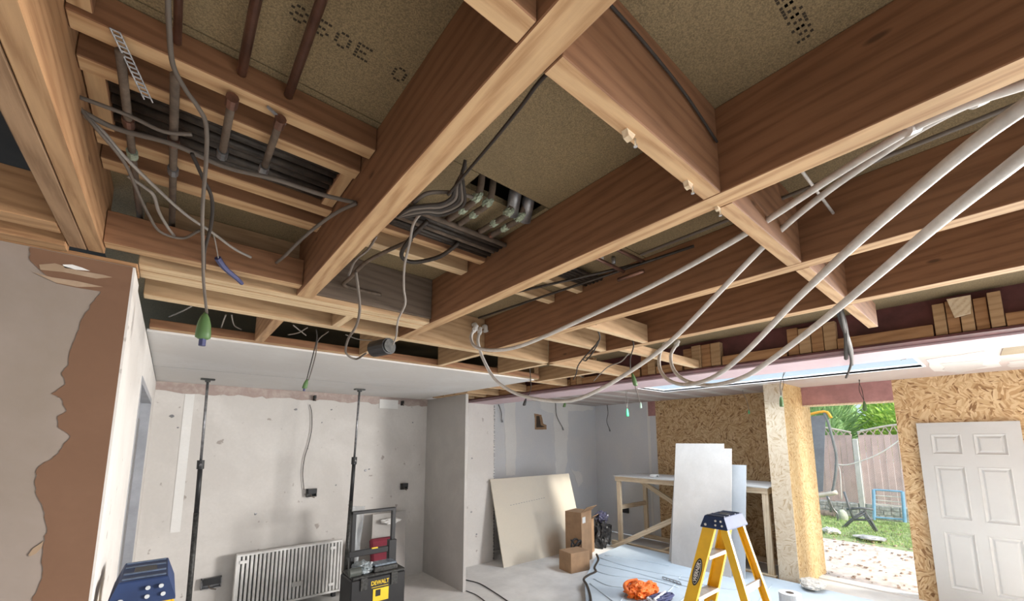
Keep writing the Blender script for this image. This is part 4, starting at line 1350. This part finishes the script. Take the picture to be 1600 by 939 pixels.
# big ivory board leaning at the far wall
lb_ = thing('leaning_board', 'large ivory sheet of board leaning in front of the far wall', 'board', (4.6, 4.74, 0))
bm = B(-.80, .95, 0, .013, 0, 1.20)
for v in bm.verts: v.co.y += v.co.z * .28
fin(bm, 'sheet', BEIGE, lb_)
bm = bmesh.new()
for k in range(14):
    abox(bm, -.50 + k * .055, -.50 + k * .055 + .03, -.002, .0, .80 + k * .0035, .806 + k * .0035)
for v in bm.verts: v.co.y += v.co.z * .28
fin(bm, 'print_line', GREYM, lb_)
t_ = thing('narrow_offcut', 'narrow brown board offcut leaning right of the ivory sheet', 'board', (5.72, 4.98, 0))
bm = B(-.10, .10, 0, .013, 0, 1.0)
for v in bm.verts: v.co.y += v.co.z * .35; v.co.x -= v.co.z * .06
fin(bm, 'sheet', plain('brown_board', (.45, .35, .25), .8), t_)


def carton(lab, loc, rz, sx, sy, sz, tape=True, flap=True):
    t_ = thing('cardboard_box', lab, 'cardboard box', loc, rz)
    fin(B(-sx / 2, sx / 2, -sy / 2, sy / 2, 0, sz, bev=.004), 'box', CARD, t_)
    if tape: fin(B(-sx / 2 + .03, -sx / 2 + .12, -sy / 2 - .002, -sy / 2, sz * .78, sz * .9), 'sticker', WHITEP, t_)
    if flap:
        bm = B(-sx / 2, sx / 2, 0, .006, 0, sy * .45)
        bm.transform(Matrix.Translation((0, -sy / 2, sz)) @ Matrix.Rotation(R(50), 4, 'X'))
        fin(bm, 'flap', CARD, t_)


carton('tall cardboard box standing at the right of the ivory board', (4.93, 4.33, 0), R(12), .32, .28, .72)
carton('squat brown cardboard box in front of the tall one', (4.52, 4.06, 0), R(-8), .34, .26, .26, False, False)
carton('opened cardboard box right of the tall one', (5.33, 4.56, 0), R(20), .26, .24, .52, False)
t_ = thing('black_sack', 'black plastic rubble sack in the corner beside the boxes', 'sack', (at(941, 856, z=0).x, at(941, 856, z=0).y, 0))
fin(lump((0, 0, .22), (.17, .15, .25), 3, .35, 4, 2.4, flat=0), 'sack', BLACK, t_)
fin(lump((0, 0, .50), (.13, .11, .10), 6, .4, 4, 2.6), 'neck', plain('crinkled_film', (.06, .06, .10), .25, var=.5, scale=20), t_)
t_ = thing('dust_bucket', 'dark grey bucket behind the black sack', 'bucket', (6.15, 4.80, 0))
fin(T([(0, 0, 0), (0, 0, .28)], [.11, .14], 20, smooth=False), 'bucket', BLACKG, t_)
t_ = thing('tangled_tools', 'black cable reel lying among the cardboard boxes', 'cable reel', (4.72, 4.2, .27))
fin(T([(.08 * math.cos(a * PI / 5), .06 * math.sin(a * PI / 5), .02 + .05 * math.sin(a)) for a in range(16)], .012, 7, 3), 'coil', BLACK, t_)

# stud work bench against the OSB wall
bn = thing('stud_bench', 'pale timber stud bench with a white top against the OSB wall', 'work bench', (6.35, 3.3, 0))
def bpart(axis, a0, a1, b0, b1, z0, z1, nm):
    L = a1 - a0
    if axis == 'x': bm, loc, rz = B(0, L, -(b1 - b0) / 2, (b1 - b0) / 2, 0, z1 - z0, bev=.002), (a0, (b0 + b1) / 2, z0), 0
    elif axis == 'y': bm, loc, rz = B(0, L, -(b1 - b0) / 2, (b1 - b0) / 2, 0, z1 - z0, bev=.002), ((b0 + b1) / 2, a0, z0), PI / 2
    o = fin(bm, nm, PALE)
    o.location = loc; o.rotation_euler = (0, 0, rz)
    kid(o, bn)


def post(x_, y_, z0, z1, nm='leg', s_=.075, t=.045):
    bm = B(0, z1 - z0, -s_ / 2, s_ / 2, -t / 2, t / 2, bev=.002)
    o = fin(bm, nm, PALE)
    o.location = (x_, y_, z0)
    o.rotation_euler = (0, -PI / 2, 0)
    kid(o, bn)


BX0, BX1, BY0, BY1, BZ = 6.0, 6.85, 2.05, 4.42, 1.17
kid(fin(B(BX0 - .02, BX1, BY0 - .02, BY1 + .02, BZ, BZ + .015), 'bench_top', CEILW), bn)
bpart('y', BY0, BY1, BX0, BX0 + .045, BZ - .075, BZ - .001, 'rail')
bpart('y', BY0, BY1, BX1 - .045, BX1, BZ - .075, BZ - .001, 'rail')
bpart('x', BX0 + .045, BX1 - .045, BY0, BY0 + .045, BZ - .075, BZ - .001, 'rail')
bpart('x', BX0 + .045, BX1 - .045, BY1 - .045, BY1, BZ - .075, BZ - .001, 'rail')
for x_ in (BX0 + .03, BX1 - .03):
    for y_ in (BY0 + .04, 3.2, BY1 - .06):
        post(x_, y_, .10, BZ - .076)
for y_ in (BY0 + .04, BY1 - .06): bpart('x', BX0 + .06, BX1 - .06, y_ - .02, y_ + .02, .62, .69, 'cross_rail')
bpart('y', BY0 - .02, BY1 + .1, BX0 - .02, BX0 + .045, .03, .099, 'bottom_rail')
bpart('y', BY0, BY1, BX1 - .05, BX1, .03, .099, 'bottom_rail')
bpart('x', BX0 + .05, BX1 - .06, 3.6, 3.645, .03, .099, 'bottom_rail')
kid(fin(B(BX0 + .05, BX1 - .06, BY0, BY1, .015, .028), 'bottom_shelf', GYPD), bn)
def brace(p, q, nm='brace'):
    p, q = Vector(p), Vector(q)
    L = (q - p).length
    o = fin(B(0, L, -.022, .022, -.037, .037, bev=.002), nm, PALE)
    o.location = p
    o.rotation_euler = (q - p).to_track_quat('X', 'Z').to_euler()
    kid(o, bn)


brace(at(938, 864, x=5.93), at(1072, 803, x=5.93))
brace(at(1002, 752, x=6.5), at(1075, 800, x=6.5))
t_ = thing('wall_back_box', 'black socket box on the grey wall behind the bench', 'socket box', (6.92, 4.75, .86))
p = at(978, 797, x=6.92); t_.location = p
fin(B(-.03, .0, -.07, .07, -.05, .05, bev=.004), 'box', BLACK, t_)
fin(T([(-.03, .03, .02), (-.05, .1, -.02), (-.04, .16, -.05)], .01, 6), 'wire', BLACK, t_)
t_ = thing('white_block', 'small white plastic pack on the bench top', 'pack', (6.20, 3.78, BZ + .015))
fin(B(-.07, .07, -.05, .05, 0, .045, bev=.01), 'pack', WHITEP, t_)
fin(B(-.02, .02, -.052, -.05, .01, .03), 'print', GREYM, t_)

# boards leaning against the bench
def lean(lab, y0, y1, xf, xt, h, mat, notch=None, th=.0125, shear=0.0):
    t_ = thing('plasterboard_sheet', lab, 'board', (xf, (y0 + y1) / 2, .10))
    hw = (y1 - y0) / 2
    out_ = [(-hw, 0), (hw, 0), (hw, h), (-hw, h)] if not notch else [(-hw, 0), (hw, 0), (hw, h), (-hw + notch[0], h), (-hw + notch[0], h - notch[1]), (-hw, h - notch[1])]
    bm = prism(out_, 'x', 0, th)
    for v in bm.verts: v.co.x += v.co.z * (xt - xf) / h
    fin(bm, 'sheet', mat, t_)


lean('large grey sheet with a notched corner leaning against the bench front', 2.37, 3.16, 5.50, 5.80, 1.64, plaster('pale_grey_board', (.55, .53, .51), (.60, .58, .56), 2.4), (.10, .065))
lean('second grey sheet directly behind the notched one, showing its left edge', 2.60, 3.235, 5.57, 5.87, 1.28, GYPD)
lean('bluish narrow sheet at the right behind the notched one', 2.235, 2.58, 5.57, 5.87, 1.36, plaster('bluish_board', (.50, .54, .58), (.54, .58, .62), 2.4))
t_ = thing('steel_mesh_offcut', 'thin steel bracket lying on the dust sheet before the boards', 'bracket', at(1050, 903, z=.10))
a, b2 = at(1035, 901, z=.112), at(1062, 909, z=.112)
bm = T([a, b2], .005, 6, smooth=False); c_ = (at(1037, 905, z=.112) - a)
tube(bm, [a + c_, b2 + c_], .005, 6, smooth=False)
for k in range(6): tube(bm, [a.lerp(b2, k / 5), a.lerp(b2, k / 5) + c_], .004, 6, smooth=False)
kid(fin(bm, 'bracket', GREYM), t_)

# orange bag and blue straps
t_ = thing('orange_bag', 'crumpled orange plastic bag on the dust sheet', 'bag', (0, 0, 0))
p = at(1000, 930, z=.1); t_.location = (p.x, p.y, .10)
fin(lump((0, 0, .05), (.20, .13, .09), 4, .35, 5, 2.0, flat=0), 'bag', ORANGE, t_)
fin(T([(-.18, -.02, .03), (-.13, .1, .09), (-.02, .13, .11), (.08, .08, .12)], .022, 10), 'handle', ORANGE, t_)
fin(lump((.14, -.05, .06), (.10, .08, .07), 11, .3, 4, 2.1, flat=0), 'fold', ORANGE, t_)
t_ = thing('blue_straps', 'tangle of blue straps in front of the orange bag', 'straps', (0, 0, 0))
p = at(1030, 937, z=.1); t_.location = (p.x, p.y - .02, .10)
random.seed(5)
for k in range(7):
    pts = [(random.uniform(-.16, .16), random.uniform(-.09, .07), random.uniform(.012, .05)) for q in range(5)]
    fin(T(pts, .012, 6, 5), 'strap', BLUE if k % 3 else plain('white_strap', (.7, .72, .76), .5), t_)
# roll of tape / membrane at the bottom right
t_ = thing('membrane_roll', 'grey-white roll of membrane standing near the pier foot', 'roll', (0, 0, 0))
p = at(1234, 926, z=.30); t_.location = (p.x, p.y, .0)
fin(T([(0, 0, 0), (0, 0, .30)], .095, 28, smooth=False), 'roll', plain('grey_roll', (.55, .56, .57), .6), t_)
fin(T([(0, 0, .2995), (0, 0, .302)], .035, 18, smooth=False), 'core', DARK, t_)
t_ = thing('crumpled_film', 'crumpled clear film at the foot of the pier', 'plastic film', (0, 0, 0))
p = at(1248, 918, z=.05); t_.location = (5.80, 1.60, .10)
fin(lump((0, 0, .06), (.16, .12, .06), 14, .25, 4, 2, flat=0), 'film', plain('pale_film', (.62, .58, .52), .35, var=.25, scale=18), t_)

# panel door leaning on the OSB wall
dr = thing('panel_door', 'white six-panel door leaning against the OSB wall at right', 'door', (6.60, .645, .03))
DW, DH, DT = .762, 1.981, .035
cols = ((.105, .335), (.427, .657))
rows = ((.21, .80), (.93, 1.50), (1.63, 1.85))
bm = bmesh.new()
xs = [0, cols[0][0], cols[0][1], cols[1][0], cols[1][1], DW]
zs = [0, rows[0][0], rows[0][1], rows[1][0], rows[1][1], rows[2][0], rows[2][1], DH]
for i in range(5):
    for j in range(7):
        if i in (1, 3) and j in (1, 3, 5): continue
        abox(bm, 0, DT, -xs[i + 1], -xs[i], zs[j], zs[j + 1])
bmesh.ops.remove_doubles(bm, verts=bm.verts, dist=.0001)
leaf = fin(bm, 'leaf', DOORW, dr)
for c_ in cols:
    for r_ in rows:
        bm = bmesh.new()
        y0, y1, z0, z1 = -c_[1], -c_[0], r_[0], r_[1]
        def ring(ins, x_): return [bm.verts.new((x_, a, b_)) for a, b_ in ((y0 + ins, z0 + ins), (y1 - ins, z0 + ins), (y1 - ins, z1 - ins), (y0 + ins, z1 - ins))]
        R_ = [ring(-.004, .0), ring(.004, -.003), ring(.012, .004), ring(.022, .012), ring(.030, .012), ring(.042, .004), ring(.05, .003)]
        for a, b_ in zip(R_, R_[1:]):
            for k in range(4): bm.faces.new((a[k], a[(k + 1) % 4], b_[(k + 1) % 4], b_[k]))
        bm.faces.new(R_[-1])
        bk = ring(.0, .02)
        bm.faces.new(bk)
        fin(bm, 'raised_panel', DOORW, dr)
for o in [o for o in C.objects if o.parent == dr]:
    for v in o.data.vertices:
        v.co.x += v.co.z * .028
dr.location = (6.60, .66, .0)
dr.rotation_euler = (0, 0, 0)

# ------------------------------------------------------------------ garden
gd = bmesh.new()
n = 40
random.seed(11)
from mathutils import noise as mn
def gz(x_, y_): return mn.noise(Vector((x_ * 1.3, y_ * 1.3, 0))) * .03 - .04 + max(0, x_ - 9.5) * .03
def sheet(x0, x1, y0, y1, nx, ny, fz):
    bm = bmesh.new()
    V = [[bm.verts.new((x0 + (x1 - x0) * i / nx, y0 + (y1 - y0) * j / ny, fz(x0 + (x1 - x0) * i / nx, y0 + (y1 - y0) * j / ny))) for j in range(ny + 1)] for i in range(nx + 1)]
    for i in range(nx):
        for j in range(ny): bm.faces.new((V[i][j], V[i + 1][j], V[i + 1][j + 1], V[i][j + 1]))
    return bm


struct('floor_garden', sheet(6.86, 30, -14, 20, 60, 60, lambda a, b_: gz(a, b_) - .03), PAVE)
GRASSG = plain('lawn_ground', (.36, .44, .22), .95, var=.3, scale=6)
struct('floor_lawn', sheet(9.7, 13.0, -3, 6, 40, 60, lambda a, b_: gz(a, b_) + .0 - max(0, 9.9 - a) * .2), GRASSG)
BLADE = plain('grass_blade', (.38, .52, .20), .8, var=.3, scale=2)
bm = bmesh.new()
for k in range(9000):
    x_, y_ = 9.8 + random.random() ** .9 * 2.5, random.uniform(.7, 3.3)
    if x_ > 12.2: continue
    z_ = gz(x_, y_)
    a_ = random.uniform(0, PI)
    h_, w_ = random.uniform(.02, .05), .006
    dx, dy = math.cos(a_) * w_, math.sin(a_) * w_
    l1, l2 = random.uniform(-.02, .02), random.uniform(-.02, .02)
    bm.faces.new((bm.verts.new((x_ - dx, y_ - dy, z_)), bm.verts.new((x_ + dx, y_ + dy, z_)), bm.verts.new((x_ + l1, y_ + l2, z_ + h_))))
tag(fin(bm, 'grass', BLADE), 'short sunlit lawn grass seen through the garden opening', 'grass', kind='stuff')
bm = bmesh.new()
for k in range(420):
    x_, y_ = 7.1 + random.random() * 5.0, random.uniform(.7, 3.0)
    s_ = random.uniform(.008, .03)
    z_ = gz(x_, y_) + (.0 if x_ > 9.8 else -.02)
    a_ = random.uniform(0, PI)
    m_ = Matrix.Translation((x_, y_, z_ + s_ * .2)) @ Matrix.Rotation(a_, 4, 'Z')
    g = bmesh.ops.create_cube(bm, size=1, matrix=m_ @ Matrix.Diagonal((s_ * 1.6, s_, s_ * .5, 1)))
tag(fin(bm, 'rubble', plain('rubble', (.48, .36, .28), .95, var=.5, scale=3)), 'scattered crumbs of rubble on the ground outside the opening', 'rubble', kind='stuff')

FX = 12.35
FENCE = wood('fence_board', (.78, .60, .58), (.58, .42, .41), .4)
fz0 = gz(FX, 2)
def fence_panel(y0, y1, lab, arch=True):
    t_ = thing('fence_panel', lab, 'fence panel', (FX, y0, fz0))
    n_ = int((y1 - y0) / .11)
    for k in range(n_):
        ya = (y1 - y0) * k / n_
        fin(B(-.01 + .008 * (k % 2), .012, ya + .003, ya + (y1 - y0) / n_ - .003, .32, 1.86), 'board', FENCE, t_)
    fin(B(.0, .03, 0, y1 - y0, 1.80, 1.87), 'top_rail', FENCE, t_)
    L = y1 - y0
    pts = [(-.02, L * q / 8, 1.93 + .16 * math.sin(PI * q / 8)) for q in range(9)]
    fin(T(pts, .022, 6, 4), 'arched_rail', plain('weathered_rail', (.62, .56, .52), .8), t_)
    bm = bmesh.new()
    for q in range(12):
        ya = L * (q + .5) / 12
        zt_ = 1.93 + .16 * math.sin(PI * (q + .5) / 12)
        tube(bm, [(0, max(0, ya - .09), 1.87), (0, ya, zt_)], .01, 5, smooth=False)
        tube(bm, [(0, min(L, ya + .09), 1.87), (0, ya, zt_)], .01, 5, smooth=False)
    fin(bm, 'trellis', FENCE, t_)


fence_panel(.55, 2.22, 'pinkish fence panel right of the concrete post')
fence_panel(2.34, 4.1, 'pinkish fence panel left of the concrete post, behind the grey sheet')
STONE = plain('grey_stone', (.52, .52, .52), .9, var=.35, scale=12)
for y0, y1, lab in ((.55, 2.22, 'right rock-faced concrete gravel board under the fence'), (2.34, 4.1, 'left rock-faced concrete gravel board under the fence')):
    bm = B(FX - .04, FX + .02, y0, y1, fz0 - .02, fz0 + .31)
    tt = thing('gravel_board', lab, 'gravel board', (FX, y0, fz0))
    kid(fin(bm, 'panel', STONE), tt)
    bm = bmesh.new()
    rr = 0
    for r_ in range(3):
        y_ = y0 + .02
        while y_ < y1 - .1:
            l_ = random.uniform(.1, .22)
            abox(bm, FX - .06, FX - .04, y_, min(y1, y_ + l_ - .012), fz0 + .01 + r_ * .1, fz0 + .10 + r_ * .1, bev=.006)
            y_ += l_
    kid(fin(bm, 'stones', STONE), tt)
pt_ = thing('concrete_post', 'pale concrete fence post between the two panels', 'post', (FX, 2.28, fz0))
fin(B(-.05, .05, -.05, .05, -.03, 1.78, bev=.01), 'post', plain('concrete', (.66, .66, .65), .9), pt_)
# hedge and shrubs behind the fence
LEAF = plain('hedge_leaf', (.45, .66, .14), .7, var=.35, scale=1.2)
LEAFD = plain('palm_leaf', (.24, .40, .16), .7, var=.35, scale=1.2)


def foliage(bm, c, size, n_, l, wdt, up=.3):
    for k in range(n_):
        d_ = Vector((random.gauss(0, 1), random.gauss(0, 1), random.gauss(0, 1))).normalized()
        p = Vector((c[0] + d_.x * size[0], c[1] + d_.y * size[1], c[2] + d_.z * size[2])) * 1
        p += Vector((random.uniform(-.15, .15), random.uniform(-.15, .15), random.uniform(-.15, .15)))
        dr_ = (d_ + Vector((random.uniform(-.7, .7), random.uniform(-.7, .7), random.uniform(-.3, .7) + up))).normalized()
        sd = dr_.cross(Vector((random.random(), random.random(), random.random()))).normalized()
        ll = l * random.uniform(.6, 1.3)
        a = bm.verts.new(p); b_ = bm.verts.new(p + dr_ * ll * .5 + sd * wdt); c2 = bm.verts.new(p + dr_ * ll); d2 = bm.verts.new(p + dr_ * ll * .5 - sd * wdt)
        bm.faces.new((a, b_, c2, d2))


def bush(lab, c, size, n_, l, wdt, mat, core):
    t_ = thing('shrub', lab, 'shrub', (c[0], c[1], 0))
    bm = bmesh.new()
    foliage(bm, c, size, n_, l, wdt)
    kid(fin(bm, 'foliage', mat), t_)
    kid(fin(lump(c, (size[0] * .9, size[1] * .9, size[2] * .9), 2, .2, 3), 'inner_foliage', core), t_)
    kid(fin(T([(c[0], c[1], 0), (c[0], c[1], c[2])], .06, 8, smooth=False), 'stem', CARD), t_)


bush('bright yellow-green hedge behind the right fence panel', (14.0, 1.3, 2.15), (.7, .95, .9), 4200, .16, .024, LEAF, LEAF)
bush('dark spiky shrub behind the concrete fence post', (13.5, 3.1, 1.95), (.45, .5, .75), 1100, .45, .014, LEAFD, LEAFD)
bush('light green bush behind the trampoline frame at left', (16.2, 4.2, 2.3), (.8, 1.7, 1.2), 2000, .2, .024, LEAF, LEAFD)
# trampoline part seen at the left
tr = thing('trampoline', 'trampoline with grey side net and bent padded pole at the left of the opening', 'trampoline', (11.6, 3.3, 0))
TX = 11.6
pole = [at(u, v, x=TX) for u, v in ((1288, 645), (1294, 660), (1302, 690), (1307, 715), (1305, 745), (1301, 768))]
kid(fin(T(pole, .028, 10, 6), 'pole', plain('grey_foam', (.22, .23, .24), .8), smooth=True), tr)
tl = [at(u, v, x=TX + .05) for u, v in ((1255, 652), (1290, 648), (1288, 700), (1286, 768), (1255, 772))]
bm = bmesh.new()
vs = [bm.verts.new(p) for p in tl]; vs2 = [bm.verts.new(p + Vector((.02, 0, 0))) for p in tl]
bm.faces.new(vs); bm.faces.new(vs2[::-1])
for k in range(5): bm.faces.new((vs[k], vs[(k + 1) % 5], vs2[(k + 1) % 5], vs2[k]))
kid(fin(bm, 'side_net', plain('grey_net', (.26, .27, .31), .8)), tr)
kid(fin(T([at(u, v, x=TX) for u, v in ((1250, 651), (1288, 643), (1299, 653))], .03, 8, 4), 'orange_trim', plain('orange_pad', (.85, .42, .05), .6), smooth=True), tr)
kid(fin(T([at(u, v, x=TX) for u, v in ((1250, 776), (1280, 774), (1308, 769))], .05, 8, 4), 'rim_pad', plain('pale_pad', (.72, .65, .58), .7), smooth=True), tr)
for rows in ([(1293, 775), (1302, 795), (1309, 805), (1309, 830)], [(1292, 775), (1297, 790), (1298, 800)], [(1267, 776), (1267, 812)]):
    kid(fin(T([at(u, v, x=TX - .1) for u, v in rows], .02, 8, 4), 'leg', GREYM, smooth=True), tr)
# washing line
cable('white washing line sagging from trampoline pole to the fence', [at(u, v, x=11.8) for u, v in ((1304, 725), (1325, 726), (1360, 715), (1385, 702), (1415, 680))], .012, WHITEP, 'washing_line', 'line')
cable('loose white cord hanging from the washing line', [at(u, v, x=11.8) for u, v in ((1310, 727), (1313, 740), (1315, 780))], .009, WHITEP, 'cord', 'line')
# folding frame lying on the lawn
ff = thing('folding_frame', 'dark metal sun lounger frame standing on the lawn', 'lounger frame', at(1340, 835, z=0))
for rows in ([(1308, 833), (1330, 812), (1351, 797), (1362, 815), (1375, 838)], [(1312, 830), (1334, 811), (1352, 801)], [(1319, 768), (1326, 790), (1334, 812)], [(1323, 796), (1345, 794), (1364, 796)],
             [(1334, 812), (1352, 812), (1364, 811)], [(1346, 798), (1358, 815), (1372, 836)]):
    kid(fin(T([at(u, v, x=10.9) for u, v in rows], .022, 8, 3, smooth=False), 'tube', plain('dark_tube', (.16, .17, .19), .5), smooth=True), ff)
# blue airer
ar = thing('clothes_airer', 'light blue folding clothes airer by the fence', 'clothes airer', at(1385, 815, x=11.9))
BL = plain('blue_tube', (.25, .48, .72), .5)
for rows, r_ in (([(1365, 765), (1366, 812)], .03), ([(1410, 768), (1414, 816)], .03), ([(1365, 765), (1410, 768)], .018), ([(1366, 781), (1412, 785)], .009), ([(1367, 787), (1412, 791)], .009), ([(1366, 808), (1414, 812)], .018), ([(1367, 774), (1411, 777)], .009)):
    kid(fin(T([at(u, v, x=11.9) for u, v in rows], r_, 8, smooth=False), 'tube', BL if r_ > .01 else WHITEP), ar)
t_ = thing('log', 'thick old log lying by the fence foot at left', 'log', at(1285, 808, x=12.0))
kid(fin(T([at(1262, 806, x=12.0), at(1306, 808, x=12.0)], .15, 16, smooth=False), 'trunk', plain('bark', (.22, .18, .15), .95, var=.5, scale=10)), t_)
t_ = thing('pale_ball', 'pale grey-green ball by the log', 'ball', at(1316, 808, x=11.7))
p = at(1316, 808, x=11.7)
kid(fin(lump(p, (.10, .11, .17), 1, .05, 3), 'ball', plain('pale_green_grey', (.55, .58, .48), .8)), t_)
t_ = thing('white_plastic_lump', 'small white thing lying on the lawn under the trampoline leg', 'litter', at(1299, 829, x=10.8))
p = at(1299, 829, z=.04)
kid(fin(lump(p, (.12, .14, .07), 7, .4, 3), 'lump', WHITEP), t_)
t_ = thing('stone_slab', 'flat dark slab lying in the grass', 'slab', at(1360, 840, z=0.03))
p = at(1360, 840, z=.03)
kid(fin(lump(p, (.2, .24, .03), 9, .3, 3), 'slab', STONE), t_)
